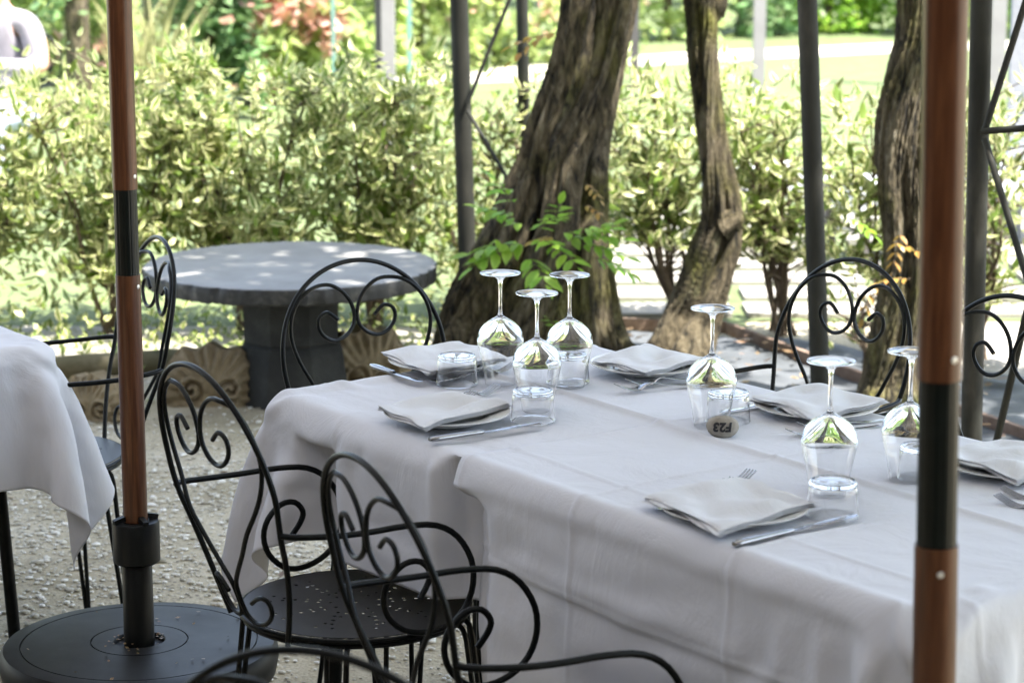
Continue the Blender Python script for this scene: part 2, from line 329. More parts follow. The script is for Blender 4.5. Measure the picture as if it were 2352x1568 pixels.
def drape(l0, l1, s0, s1, tab, h=.03, steps=260, t=.002, seed=1, bend=.06, arms=(), noise_amp=.004, under=None):
    rg = np.random.default_rng(seed); na = int(round((l1 - l0) / h)) + 1; nb = int(round((s1 - s0) / h)) + 1
    A, B = np.meshgrid(np.linspace(l0, l1, na), np.linspace(s0, s1, nb), indexing='ij'); ha = (l1 - l0) / (na - 1); hb = (s1 - s0) / (nb - 1); hd = math.hypot(ha, hb)
    P = np.stack([A, B, np.full_like(A, TZ + .004)], -1); P[..., 2] += rg.normal(0, noise_amp, A.shape); X0 = P.copy(); V = np.zeros_like(P)
    x0, x1, y0, y1 = tab; cx, cy = (x0 + x1) / 2, (y0 + y1) / 2; hx, hy = (x1 - x0) / 2, (y1 - y0) / 2; dt = .012
    def con(sa, sb, L, k, uni=False):
        a = P[sa]; d = P[sb] - a; n = np.linalg.norm(d, axis=-1, keepdims=True) + 1e-9; c = (n - L) / n
        if uni: c = np.maximum(c, 0)
        c = d * c * k; P[sa] += c; P[sb] -= c
    def prs(axis, st):
        o_ = []; n_ = na if axis == 0 else nb
        for ph in range(2 * st):
            i0 = np.arange(n_ - st); i0 = i0[(i0 // st) % 2 == (ph // st)]; i0 = i0[i0 % st == ph % st]
            if len(i0) == 0: continue
            a_ = slice(i0[0], i0[-1] + 1, 2 * st); b_ = slice(i0[0] + st, i0[-1] + st + 1, 2 * st); f_ = slice(None)
            o_.append(((a_, f_), (b_, f_)) if axis == 0 else ((f_, a_), (f_, b_)))
        return o_
    s_ = slice
    for it in range(steps):
        V[..., 2] -= 9.8 * dt; V *= .97; Q = P.copy(); P = P + V * dt
        for k in range(8):
            for ax, L in ((0, ha), (1, hb)):
                for a, b in prs(ax, 6): con(a, b, 6 * L * 1.0, .5, True)
                for a, b in prs(ax, 1): con(a, b, L, .5)
                for a, b in prs(ax, 2): con(a, b, 2 * L, bend)
            for e in (0, 1):
                con((s_(e, na - 1, 2), s_(0, nb - 1)), (s_(e + 1, na, 2), s_(1, nb)), hd, .12); con((s_(e + 1, na, 2), s_(0, nb - 1)), (s_(e, na - 1, 2), s_(1, nb)), hd, .12)
            push, hit, gz = sdf_push(P, hx, hy, cx, cy, TZ - .002, .010, t); P = P + push
            for (lc_, sc_, hw, zl, zh) in arms:
                u_ = np.abs(P[..., 0] - lc_) / hw; m_ = (u_ < 1) & (P[..., 2] > zl) & (P[..., 2] < zh) & (P[..., 1] < sc_ + .3); P[..., 1] = np.where(m_, np.maximum(P[..., 1], sc_ + .016 - .10 * u_ * u_), P[..., 1])
            fr = hit & (gz > .7); P[..., :2] = np.where(fr[..., None], P[..., :2] * .3 + Q[..., :2] * .7, P[..., :2])
        V = (P - Q) / dt; V = np.clip(V, -3, 3)
        P[..., 2] = np.maximum(P[..., 2], .012)
    print('DRAPE', P[...,2].min(), 'hem z mid near', P[na//2,0], 'stretch', np.linalg.norm(np.diff(P,axis=1),axis=-1).mean()/hb, np.linalg.norm(np.diff(P,axis=1),axis=-1).max()/hb)
    return A, B, P
def up2(G, k):
    G = np.apply_along_axis(lambda c: catmull(c[:, None], k)[:, 0], 0, G); return np.apply_along_axis(lambda c: catmull(c[:, None], k)[:, 0], 1, G)
def cloth_obj(A, B, P, creaseA, creaseB, name, mat, parent=None, k=5, wr=.0010, seed=0):
    A, B = up2(A, k), up2(B, k); P = np.stack([up2(P[..., i], k) for i in range(3)], -1)
    da = np.gradient(P, axis=0); db = np.gradient(P, axis=1); Nn = np.cross(da, db); Nn /= np.linalg.norm(Nn, axis=-1, keepdims=True) + 1e-9
    D = np.zeros_like(A)
    for c, amp, w in creaseA:
        x = A - c + .004 * np.sin(B * 9 + c * 5); D += amp * (np.exp(-(x / w) ** 2) + .22 * np.tanh(x / (w * 2.5)) * np.exp(-np.abs(x) / .035))
    for c, amp, w in creaseB:
        x = B - c + .004 * np.sin(A * 7 + c * 3); D += amp * (np.exp(-(x / w) ** 2) + .22 * np.tanh(x / (w * 2.5)) * np.exp(-np.abs(x) / .035))
    nz = np.array([[noise.noise(Vector((A[i, j] * 3.2 + seed, B[i, j] * 5.5, 0))) + .5 * noise.noise(Vector((A[i, j] * 8 + B[i, j] * 5 + seed, B[i, j] * 16 - A[i, j] * 6, 3))) for j in range(A.shape[1])] for i in range(A.shape[0])])
    flat = np.clip(Nn[..., 2], 0, 1); D += nz * (wr * 2.2 + .006 * (1 - flat)); D = np.where(flat > .8, np.maximum(D, -.0022), D)
    P = P + Nn * D[..., None]
    W_ = np.empty_like(P); W_[..., 0] = O[0] + P[..., 0] * Lv[0] + P[..., 1] * Sv[0]; W_[..., 1] = O[1] + P[..., 0] * Lv[1] + P[..., 1] * Sv[1]; W_[..., 2] = P[..., 2]
    na, nb = A.shape; V = W_.reshape(-1, 3); Fc = [(i * nb + j, (i + 1) * nb + j, (i + 1) * nb + j + 1, i * nb + j + 1) for i in range(na - 1) for j in range(nb - 1)]
    o = mesh(name, V, Fc, mat, parent); sm = o.modifiers.new('thick', 'SOLIDIFY'); sm.thickness = .0014; sm.offset = -1; return o
LC = ls(at(1383, 993, TZ))[0]; LC2 = ls(at(1500, 1106, TZ))[0]; LC3 = ls(at(2040, 1188, TZ))[0]; SC0 = ls(at(1503, 971, TZ))[1]
tabm = M_simple('table top board', ((.2, .15, .1), (.3, .22, .15)), 6)
def table(l0, l1, s0, s1, label, name='dining_table'):
    r = empty(name, wl((l0 + l1) / 2, (s0 + s1) / 2, 0), YAW, label, 'table'); mx, my = (l1 - l0), (s1 - s0)
    MB().box((0, 0, TZ - .026), (mx - .07, my - .07, .024)).build('table_top', tabm, r, False)
    for a in (-1, 1):
        for b in (-1, 1):
            MB().tube([(a * (mx / 2 - .12), b * (my / 2 - .12), .72), (a * (mx / 2 - .09), b * (my / 2 - .09), 0.0)], .014, 10, 1).build('leg', iron, r)
    return r
ARMS = [(.205, .049, .09, .44, .68), (.676, .022, .09, .44, .68)]
table(0, LC + .05, 0, TW, 'dining table under the two overlapping white cloths, far half')
table(LC + .06, TL, 0, TW, 'dining table under the two overlapping white cloths, near half by the parasol pole')
A, B, P = drape(-.23, LC + .10, -.26, TW + .30, (0, TL, 0, TW), seed=4, bend=.3, arms=ARMS)
u_ = np.abs(P[..., 0] - .672) / .13; P[..., 1] = np.where((A > LC - .01) & (P[..., 2] < .742), np.maximum(P[..., 1], np.maximum(-.003, np.where(u_ < 1, .050 - .10 * u_ * u_, -.003))), P[..., 1])
o = cloth_obj(A, B, P, [(LC * .45, .0016, .006)], [(SC0, .0070, .010), (SC0 - .32, .0012, .005)], 'tablecloth', cloth_m, seed=2)
tag(o, 'white tablecloth with sharp corner hanging over the far left end of the long table', 'tablecloth')
A, B, P = drape(LC - .005, TL + .45, -.48, TW + .33, (0, TL, 0, TW), seed=5, t=.008, arms=[(.672, .026, .13, .05, .70)])
o = cloth_obj(A, B, P, [(LC + .012, .0030, .005), (LC2, .0034, .005), (LC3, .0034, .005)], [(SC0, .0060, .009), (SC0 - .33, .0022, .004), (-.14, .0030, .005)], 'tablecloth', cloth_m, seed=9)
tag(o, 'white tablecloth with pressed creases covering the near half of the long table', 'tablecloth')
q = ls(at(142, 790, TZ))
TL2, TS2 = q
table(TL2 - 1.1, TL2, TS2 - .8, TS2, 'smaller dining table at the left edge under its own white cloth')
A, B, P = drape(TL2 - 1.4, TL2 + .29, TS2 - 1.1, TS2 + .29, (TL2 - 1.1, TL2, TS2 - .8, TS2), seed=9, bend=.3)
o = cloth_obj(A, B, P, [], [], 'tablecloth', cloth_m, seed=4)
tag(o, 'white tablecloth on the smaller table at the left edge, its corner hanging low', 'tablecloth')
print('TABLE', TL, TW, LC, LC2, LC3, SC0, O, TL2, TS2)

# ------------------------------------------------------------------ wrought iron chairs
HP = dict(a=.213, zc=.719, zt=.923, wb=.111, l1=.33, l2=.102, k0=2.577, k1=.365, za=.663, R=.216)
def BS(u, z):
    t = (z - .45) / .45; k = HP['k0'] + (HP['k1'] - HP['k0']) * t
    yb = HP['R'] + HP['l1'] * (z - .45) + (HP['l2'] - HP['l1']) * max(z - HP['za'], 0)
    return (math.sin(u * k) / k, -yb + (1 - math.cos(u * k)) / k, z)
def hoop_uz():
    o = []
    for th in np.linspace(0, PI / 2, 14): o.append((HP['a'] * math.sin(th), HP['zc'] + (HP['zt'] - HP['zc']) * math.cos(th)))
    for t in np.linspace(0, 1, 9)[1:]: o.append((HP['wb'] + (HP['a'] - HP['wb']) * (1 - t ** 1.6), HP['zc'] + (.436 - HP['zc']) * t))
    return [(-u, z) for u, z in o[::-1]] + o[1:]
LY = [(.045, .500), (.069, .514), (.089, .520), (.102, .514), (.099, .492), (.073, .468), (.041, .459), (.014, .466), (.0045, .485), (.0045, .51), (.010, .530), (.031, .555), (.072, .598), (.112, .645), (.145, .692), (.167, .728), (.181, .765), (.183, .797), (.172, .83), (.150, .856), (.122, .873), (.092, .879), (.062, .877), (.034, .862), (.014, .840), (.0045, .815), (.0045, .797), (.012, .780), (.032, .764), (.058, .758), (.081, .766), (.097, .783), (.101, .800), (.094, .814), (.078, .820), (.066, .816), (.049, .802)]
def make_chair():
    r = empty('garden_chair', (0, 0, 0))
    # seat with real holes
    n = 56; V = [Vector((.205 * math.cos(2 * PI * i / n), .205 * math.sin(2 * PI * i / n))) for i in range(n)]; E = [(i, (i + 1) % n) for i in range(n)]; H = []
    for s in range(18):
        a0 = 2 * PI * s / 18
        for k in range(6):
            rr = .045 + .022 * k; a = a0 + (.10 * k if s % 2 else -.10 * k) * .55
            if k == 0 and s % 2: continue
            H.append((rr * math.cos(a), rr * math.sin(a)))
    H.append((0, 0))
    for hx, hy in H:
        b = len(V); V += [Vector((hx + .0042 * math.cos(2 * PI * j / 6), hy + .0042 * math.sin(2 * PI * j / 6))) for j in range(6)]; E += [(b + j, b + (j + 1) % 6) for j in range(6)]
    for rr in (.06, .1, .14, .17, .19):
        for j in range(26):
            p = (rr * math.cos(2 * PI * j / 26 + rr * 9), rr * math.sin(2 * PI * j / 26 + rr * 9))
            if all((p[0] - h[0]) ** 2 + (p[1] - h[1]) ** 2 > .007 ** 2 for h in H): V.append(Vector(p))
    vo, _, fo, *_r = delaunay_2d_cdt(V, E, [], 1, 1e-6)
    Fc = []
    for f in fo:
        c = sum((vo[i] for i in f), Vector((0, 0))) / len(f)
        if min((c.x - h[0]) ** 2 + (c.y - h[1]) ** 2 for h in H) > .0037 ** 2: Fc.append(tuple(f))
    Z = lambda p: .4515
    se = mesh('seat', [(p.x, p.y, Z(p)) for p in vo], Fc, seatm, r, False); m = se.modifiers.new('thick', 'SOLIDIFY'); m.thickness = .0016; m.offset = -1
    mb = MB(); n = 48
    for rr, z in ((.2085, .4455), (.2015, .4345)):
        mb.tube([(rr * math.cos(2 * PI * j / n), rr * math.sin(2 * PI * j / n), z) for j in range(n + 1)], .005, 8, 1, False)
    mb.build('seat_ring', iron, r)
    MB().tube([BS(u, z) for u, z in hoop_uz()], .0052, 10, 3).build('back_hoop', iron, r)
    for sgn in (1, -1):
        P = [Vector(BS(sgn * u, z)) for u, z in LY]; P = [p + Vector((0, .006, 0)) if LY[i][1] > .6 and LY[i][0] > .12 else p for i, p in enumerate(P)]
        MB().tube(P, .0044, 8, 3).build('back_scroll', iron, r)
        tz = (HP['zc'] - HP['za']) / (HP['zc'] - .45); ua = HP['wb'] + (HP['a'] - HP['wb']) * (1 - tz ** 1.6)
        b = Vector(BS(sgn * ua, HP['za'])); X = .236 * sgn
        arm = [b, (b.x + (X - b.x) * .5, b.y + .022, .661), (X * .985, -.165, .656), (X, -.10, .654), (X, -.03, .654), (X, .03, .646), (X, .072, .620), (X, .10, .575), (X, .104, .530), (X, .088, .490), (X, .055, .464), (X * .97, .01, .456), (X * .94, -.03, .466), (X * .94, -.060, .495), (X * .95, -.069, .53), (X * .96, -.058, .562), (X * .97, -.030, .585), (X * .98, 0, .585), (X * .985, .018, .565), (X * .99, .014, .545), (X, -.004, .520)]
        MB().tube(arm, .0056, 9, 3).build('armrest', iron, r)
    for a in (40, 140, 218, 322):
        mb = MB(); c, s = math.cos(R(a)), math.sin(R(a))
        for e in (-1, 1):
            o = .017 * e; f = lambda rr, k, z: (rr * c - o * k * s, rr * s + o * k * c, z)
            mb.tube([f(.11, 1, .437), f(.17, 1, .437), f(.200, 1, .433), f(.214, 1, .415), f(.222, .95, .36), f(.245, .55, .18), f(.268, .22, .004)], .0052, 8, 3)
        mb.build('leg', iron, r)
    return r
chair0 = make_chair(); first = [True]
def place_chair(x, y, yaw, label, cat='chair'):
    c = chair0 if first[0] else copy_tree(chair0); first[0] = False
    c.location = (x, y, 0); c.rotation_euler = (0, 0, R(yaw) - PI / 2); tag(c, label, cat, 'wrought iron garden chairs'); return c
place_chair(-.283, 4.193, 32.8, 'iron chair with its round perforated seat in view, right of the umbrella stand')
place_chair(.055, 3.524, 27, 'iron chair whose scrolled back crosses the perforated seat of the chair behind it')
place_chair(-.146, 4.87, -50.9, 'iron chair at the far end of the long table, before the stone table')
place_chair(.484, 4.94, -146.2, 'iron chair behind the long table, its arch before the leaning grey pole')
place_chair(-1.084, 5.294, 203.6, 'black iron chair behind the left parasol pole, facing the smaller table')
cD = Vector((.484, 4.94)); cE = cD + (at(2290, 1060, TZ) - at(1880, 930, TZ)).xy
place_chair(cE.x, cE.y, -146.2, 'iron chair cut off by the right edge, beside the thick parasol pole')
fT = at(712, 1492, .923); f_ = Vector((math.cos(R(72)), math.sin(R(72))))
place_chair(fT.x + f_.x * .31, fT.y + f_.y * .31, 72, 'blurred iron chair nearest the camera, only its hoop at the bottom edge')
print('F chair top z', fT.z)

# ------------------------------------------------------------------ tableware
def wineglass():
    out = [(.0300, 0), (.0335, .020), (.0378, .045), (.0430, .068), (.0456, .083), (.0452, .092), (.0425, .103), (.0360, .114), (.0260, .1235), (.0150, .130), (.0065, .1355), (.0042, .143), (.0034, .155), (.0033, .180), (.0038, .198), (.0062, .207), (.0110, .2115), (.022, .2148), (.034, .2172), (.0395, .2188), (.0400, .2200), (.0390, .2208), (.033, .2196), (.020, .2182), (.008, .2176), (0, .2175)]
    inn = [(0, .1265), (.006, .1250), (.0140, .1205), (.0240, .1145), (.0330, .1068), (.0395, .0980), (.0432, .0895), (.0443, .082), (.0419, .068), (.0368, .045), (.0325, .020), (.0292, .0004)]
    ca = catmull([(a, b) for a, b in out], 3); cb = catmull(inn, 3)
    prof = [(max(x, 0), y) for x, y in cb] + [(max(x, 0), y) for x, y in ca]
    return MB().lathe(prof, 56)
def tumbler():
    prof = [(0, .0500), (.020, .0500), (.0335, .0495), (.0355, .047), (.0366, .040), (.0380, .025), (.0398, .001), (.0408, 0), (.0415, .001), (.0400, .020), (.0387, .040), (.0380, .050), (.0372, .0555), (.0355, .0578), (.033, .0582), (.0310, .0570), (.027, .0562), (.012, .0568), (0, .0570)]
    return MB().lathe([(max(a, 0), b) for a, b in catmull(prof, 2)], 56)
wg0 = wineglass().build('wine_glass', glass); tm0 = tumbler().build('tumbler', glass)
def s5(u, v): return src(1300, 850, 1.7423, u, v)
def s6(u, v): return src(2540, 850, 1.7423, u, v)
def s3(u, v): return src(2540, 1660, 1.7423, u, v)
gl_pos = [((-.0228, 4.6443), 'leftmost upturned wine glass, behind the far left napkin'),
 ((.0466, 4.4237), 'upturned wine glass standing nearest the folded napkin at the left, middle of the back three'),
 ((.1121, 4.6240), 'upturned wine glass with a tumbler seen through its bowl, right of the back three'),
 ((.3609, 4.2717), 'upturned wine glass behind the painted table stone'),
 ((.5144, 3.8103), 'upturned wine glass between the right hand napkins with a tumbler in front'),
 ((.6564, 3.8869), 'upturned wine glass partly hidden behind the thick parasol pole')]
TT = TZ + .0045
for i, ((x, y), lb) in enumerate(gl_pos):
    o = wg0 if i == 0 else wg0.copy()
    if i: COL.objects.link(o)
    o.location = (x, y, TT); o.rotation_euler = (0, 0, i); tag(o, lb, 'wine glass', 'upturned wine glasses on the table')
tum = [(s5(720, 1025), 'upturned tumbler in front of the far left plate and napkin'), (s5(1217, 1262), 'upturned tumbler beside the knife and napkin, in front of the middle wine glass'),
 (s5(1450, 1012), 'upturned tumbler seen through the back right wine glass'), (src(2500, 1240, 3.408, 781, 1160), 'upturned tumbler just behind the painted table stone'),
 (s3(1011, 476), 'upturned tumbler above the knife, right of the nearest napkin'), (s3(1598, 232), 'upturned tumbler half hidden behind the thick parasol pole')]
for i, ((x, y), lb) in enumerate(tum):
    o = tm0 if i == 0 else tm0.copy()
    if i: COL.objects.link(o)
    o.location = at(x, y, TT); o.rotation_euler = (0, 0, i); tag(o, lb, 'tumbler', 'upturned tumblers on the table')
def plate():
    p = [(0, .006), (.060, .006), (.068, .008), (.078, .0135), (.110, .0185), (.1155, .0200), (.1165, .0190), (.112, .0160), (.080, .010), (.070, .004), (.064, 0.0005), (.060, .0), (.058, .002), (0, .0025)]
    return MB().lathe(catmull(p, 2).tolist(), 72)
pl0 = [None]
def napkin(C, label, seed):
    n = 30; Vt = []; rg = np.random.default_rng(seed); C = [np.array(c) for c in C]   # left, bottom, right, top corners
    cen = sum(C) / 4; Z = []
    def P(u, v, e=0): 
        q = C[0] * (1 - u) * (1 - v) + C[1] * u * (1 - v) + C[2] * u * v + C[3] * (1 - u) * v; return cen + (q - cen) * (1 + e)
    a, b, c_ = rg.uniform(0, 6, 3); mb = MB()
    def zf(u, v):
        mk = min(1, 6 * min(u, v, 1 - u, 1 - v)); w = .0022 * math.sin(u * 6.5 + a + v * 2) + .0018 * math.sin(v * 8 + b - u * 3) + (.004 + .010 * mk * (.3 + .35 * L_[0])) * noise.noise(Vector((u * 3 + seed, v * 3, 1)))
        r2 = math.hypot(*(P(u, v)[:2] - cen[:2])); return w - .006 * max(0, 1 - (r2 / .07)) - .12 * max(0, r2 - .12)
    L_ = [0]
    for L, (zb, th) in enumerate(((.0, .0036), (.0034, .0036), (.0068, .0040))):
        L_[0] = L; G = []; e = (.012, .004, -.004)[L] 
        for i in range(n + 1):
            for j in range(n + 1):
                u, v = i / n, j / n; q = P(u, v, e); ed = min(u, v, 1 - u, 1 - v); rd = th * .5 * (1 - math.sqrt(max(0, 1 - max(0, 1 - ed / .02) ** 2)))
                wob = .004 * math.sin(9 * u + a * (L + 1)) * (v < .02 or v > .98)
                G.append((q[0] + wob, q[1] + wob * .5, q[2] + zf(u, v) + zb, rd, th))
        m = n + 1; top = [(x, y, z + t_ - r_) for x, y, z, r_, t_ in G]; bot = [(x, y, z + r_) for x, y, z, r_, t_ in G]; K = len(G)
        Fc = [(i * m + j, (i + 1) * m + j, (i + 1) * m + j + 1, i * m + j + 1) for i in range(n) for j in range(n)]
        Fb = [tuple(x + K for x in f[::-1]) for f in Fc]
        rim = [i * m for i in range(m)] + [n * m + j for j in range(1, m)] + [i * m + n for i in range(n - 1, -1, -1)] + [j for j in range(n - 1, 0, -1)]
        Fs = [(rim[k], rim[(k + 1) % len(rim)], rim[(k + 1) % len(rim)] + K, rim[k] + K) for k in range(len(rim))]
        mb.add(top + bot, Fc + Fb + Fs)
    o = mb.build('folded_napkin', napkin_m); tag(o, label, 'napkin', 'folded napkins on the plates'); return o
NZ = TZ + .020
def setting(corn, cshift, lab_n, lab_p, seed):
    C = [at(x, y, NZ + .003) for x, y in corn]; cen = sum(C, Vector()) / 4 + Vector((cshift[0], cshift[1], 0))
    if pl0[0] is None: o = pl0[0] = plate().build('plate', porcelain)
    else: o = pl0[0].copy(); COL.objects.link(o)
    o.location = (cen.x, cen.y, TT); tag(o, lab_p, 'plate', 'white plates under the napkins')
    napkin(C, lab_n, seed); return cen
k2 = lambda u, v: src(1380, 1260, 3.267, u, v); k3 = lambda u, v: src(1900, 1300, 2.94, u, v); k4 = lambda u, v: src(2800, 920, 2.306, u, v); k5 = lambda u, v: src(2440, 1720, 2.94, u, v)
c2 = setting([k2(85, 925), k2(720, 1160), k2(1765, 880), k2(1130, 722)], (.006, 0), 'folded white napkin near the left tumblers, two forks showing above it', 'white plate under the napkin with the knife in front of it on the left', 11)
c1 = setting([k2(175, 245), k2(750, 480), k2(1735, 305), k2(1135, 95)], (0, 0), 'folded white napkin at the far left end, knife on its left', 'white plate at the far left end of the table, knife on its left', 12)
c3 = setting([k3(945, 175), k3(1545, 325), k3(2225, 170), k3(1520, 18)], (0, .0), 'folded white napkin at the back, between two wine glasses', 'white plate at the back between two wine glasses, in front of the dark fabric bed', 13)
c4 = setting([k4(20, 1345), k4(610, 1530), k4(1215, 1375), k4(570, 1232)], (0, 0), 'folded white napkin in front of the arched chair back on the right', 'white plate in front of the arched chair back on the right', 14)
c5 = setting([k5(-100, 440), k5(750, 828), k5(1850, 520), k5(960, 238)], (.008, -.004), 'folded white napkin nearest the camera, fork tines poking out above', 'white plate nearest the camera with its knife in front', 15)
d46 = Vector((*at(3745 * .6125, 1653 * .6125, NZ)[:2], 0)) - Vector((*at(*k4(570, 1232), NZ)[:2], 0))
C6 = [at(*k4(*q), NZ + .004) + d46 for q in ((20, 1345), (610, 1530), (1215, 1375), (570, 1232))]
cen6 = sum(C6, Vector()) / 4; o = pl0[0].copy(); COL.objects.link(o); o.location = (cen6.x, cen6.y, TT); tag(o, 'white plate cut off by the right edge of the view', 'plate', 'white plates under the napkins')
napkin(C6, 'folded white napkin cut off by the right edge, right of the thick pole', 16)

def knife(a, b, label):
    """a = handle end, b = blade tip (world)"""
    d = (b - a); L = d.length; r = empty('table_knife', a, math.atan2(d.y, d.x), label, 'knife', 'table knives'); hl = L * .46
    V = []; Fc = []; m = 14; S = [(0, .0045, .003), (.004, .0070, .0045), (.02, .0078, .0050), (.05, .0072, .0046), (hl * .8, .0058, .0038), (hl - .004, .0062, .0040), (hl, .0048, .0032)]
    for x, w, h in S:
        for k in range(m): t = 2 * PI * k / m; V.append((x, w * math.copysign(abs(math.cos(t)) ** .7, math.cos(t)), .0052 + h * math.copysign(abs(math.sin(t)) ** .7, math.sin(t))))
    for i in range(len(S) - 1):
        for k in range(m): Fc.append((i * m + k, i * m + (k + 1) % m, (i + 1) * m + (k + 1) % m, (i + 1) * m + k))
    Fc += [tuple(range(m - 1, -1, -1)), tuple((len(S) - 1) * m + k for k in range(m))]
    mesh('handle', V, Fc, steel, r)
    B = []; 
    for x, w0, w1 in ((hl - .002, -.0035, .0035), (hl + .006, -.006, .0060), (hl + .02, -.0068, .0075), (hl + (L - hl) * .6, -.0075, .0085), (L - .012, -.0062, .0085), (L - .003, -.002, .0078), (L, .003, .0058)): B.append((x, w0, w1))
    V = []; Fc = []
    for x, w0, w1 in B: V += [(x, w0, .0042), (x, (w0 + w1) / 2, .0052), (x, w1, .0050), (x, w1, .0040), (x, (w0 + w1) / 2, .0034)]
    for i in range(len(B) - 1):
        for k in range(5): Fc.append((i * 5 + k, i * 5 + (k + 1) % 5, (i + 1) * 5 + (k + 1) % 5, (i + 1) * 5 + k))
    Fc += [(4, 3, 2, 1, 0), tuple((len(B) - 1) * 5 + k for k in range(5))]
    mesh('blade', V, Fc, steel, r); return r
fk = [None]
def fork(a, b, label):
    """a = handle end, b = tine tips"""
    d = (b - a); L = .198
    if fk[0] is None:
        prof = [(0, .0060, .0040), (.012, .0078, .0030), (.05, .0058, .0035), (.095, .0036, .0095), (.120, .0034, .0150), (.132, .0050, .0135), (.142, .0098, .0080), (.152, .0118, .0045)]
        C = catmull(prof, 3); V = []; Fc = []
        for x, w, z in C: V += [(x, -w, z), (x, 0, z - .0006 - w * .05), (x, w, z)]
        for i in range(len(C) - 1):
            for k in range(2): Fc.append((3 * i + k, 3 * i + k + 1, 3 * i + 4 + k, 3 * i + 3 + k))
        tin = [(.151, .0045), (.162, .0042), (.175, .0075), (.188, .0125), (.198, .0175)]
        for k in range(4):
            yc = -.0094 + k * .00627; b0 = len(V); T = catmull([(x, z) for x, z in tin], 3)
            for i, (x, z) in enumerate(T): w = .0019 - .0009 * i / len(T); V += [(x, yc - w, z), (x, yc + w, z)]
            for i in range(len(T) - 1): Fc.append((b0 + 2 * i, b0 + 2 * i + 1, b0 + 2 * i + 3, b0 + 2 * i + 2))
        o = mesh('fork', V, Fc, steel); m = o.modifiers.new('thick', 'SOLIDIFY'); m.thickness = .0018; m.offset = 0; fk[0] = o
    else: o = fk[0].copy(); COL.objects.link(o)
    u = d.normalized(); o.location = (b.x - u.x * L, b.y - u.y * L, TT - .0008); o.rotation_euler = (0, 0, math.atan2(d.y, d.x)); tag(o, label, 'fork', 'table forks'); return o
Z1 = TT + .004
knife(at(*k2(752, 1300), Z1), at(*k2(2155, 1090), Z1), 'steel table knife in front of the left napkin, pointing at the tumbler')
knife(at(*k5(915, 975), Z1), at(*k5(2290, 645), Z1), 'steel table knife nearest the camera, under the tumbler on the right')
knife(at(*k2(40, 385), Z1), at(*k2(658, 585), Z1), 'steel table knife at the far left end of the table')
a4 = at(*src(2500, 1240, 3.408, 665, 1058), Z1); b4 = at(*src(2500, 1240, 3.408, 1120, 975), Z1); knife(a4 + (b4 - a4).normalized() * .215, a4, 'steel table knife whose tip shows behind the tumbler by the stone')
zt = TT + .017
fork(at(*k2(150, 1000), TT), at(*k2(1585, 588), zt), 'steel fork under the left napkin, long tines showing on the right')
f2 = at(*k2(1300, 672), zt); fork(f2 - (at(*k2(1540, 605), zt) - at(*k2(150, 1000), TT)), f2, 'second steel fork under the left napkin, only tine tips showing')
fork(at(*k5(-90, 600), TT), at(*k5(1110, 115), zt), 'steel fork under the nearest napkin with four dark tines above it')
f5 = at(*k5(925, 205), zt); fork(f5 - (at(*k5(1110, 115), zt) - at(*k5(-90, 600), TT)), f5, 'second steel fork under the nearest napkin, barely showing')
fork(at(*k3(2330, 395), TT), at(*k3(1210, 415), zt), 'steel fork lying in front of the back napkin, nearer one of the crossed pair')
fork(at(*k3(2400, 340), TT), at(*k3(1335, 360), zt), 'steel fork lying in front of the back napkin, farther one of the crossed pair')
fork(at(*s6(1355, 1305), TT), at(*s6(728, 1325), zt), 'steel fork in front of the right napkin, nearer one running to the wine glass')
fork(at(*s6(1415, 1262), TT), at(*s6(805, 1282), zt), 'steel fork in front of the right napkin, farther one of the pair')
fork(at(*s3(2700, 520), TT), at(*s3(2090, 330), zt), 'steel fork at the right edge, nearer one below the cut off napkin')
fork(at(*s3(2730, 440), TT), at(*s3(2125, 285), zt), 'steel fork at the right edge, farther one below the cut off napkin')
fork(at(*k2(1250, 500), TT), at(*k2(1790, 322), zt), 'steel fork beside the far left plate, seen through the wine glass')
# painted table stone
sp = at(*src(2500, 1240, 3.408, 722, 1385), TT)
st = empty('table_stone', (sp.x, sp.y + .012, TT), math.atan2(-sp.x, sp.y) * 1.0, 'round grey stone with F23 painted upside down in black', 'table number stone')
def stf(x, z):  # front surface y of the stone
    a, b, c = .0292, .020, .0200; q = 1 - (abs(x) / a) ** 2.3 - (abs(z) / c) ** 2.3; return -b * max(q, 0) ** (1 / 2.3)
V = []; Fc = []; nu, nv = 40, 24
for i in range(nv + 1):
    ph = PI * i / nv - PI / 2
    for j in range(nu):
        th = 2 * PI * j / nu; sp_ = lambda v: math.copysign(abs(v) ** (2 / 2.3), v)
        x, y, z = .0292 * sp_(math.cos(ph)) * sp_(math.cos(th)), .020 * sp_(math.cos(ph)) * sp_(math.sin(th)), .0200 * sp_(math.sin(ph))
        k = 1 + .03 * noise.noise(Vector((x * 60, y * 60, z * 60))); taper = 1 - .12 * max(0, -z / .02); V.append((x * k * taper, y * taper, z + .0198))
for i in range(nv):
    for j in range(nu): Fc.append((i * nu + j, i * nu + (j + 1) % nu, (i + 1) * nu + (j + 1) % nu, (i + 1) * nu + j))
mesh('stone', V, Fc, rock_m, st)
ink = nodemat('black marker', (.01, .01, .012), .45)[0]
cu = bpy.data.curves.new('t', 'FONT'); cu.body = 'F23'; cu.size = .0215; cu.align_x = 'CENTER'; cu.align_y = 'CENTER'; cu.offset = .0011; cu.space_character = 1.08; cu.shear = .12; cu.resolution_u = 4
to = bpy.data.objects.new('t', cu); COL.objects.link(to); bpy.context.view_layer.update()
tm_ = to.to_mesh(); bm = bmesh.new(); bm.from_mesh(tm_)
bmesh.ops.triangulate(bm, faces=bm.faces[:]); bmesh.ops.subdivide_edges(bm, edges=bm.edges[:], cuts=2, use_grid_fill=True)
V = []
for v in bm.verts:
    x, z = -v.co.x, -v.co.y + .0045; V.append((x, stf(x * 1.03, z) - .0012, z + .0198))
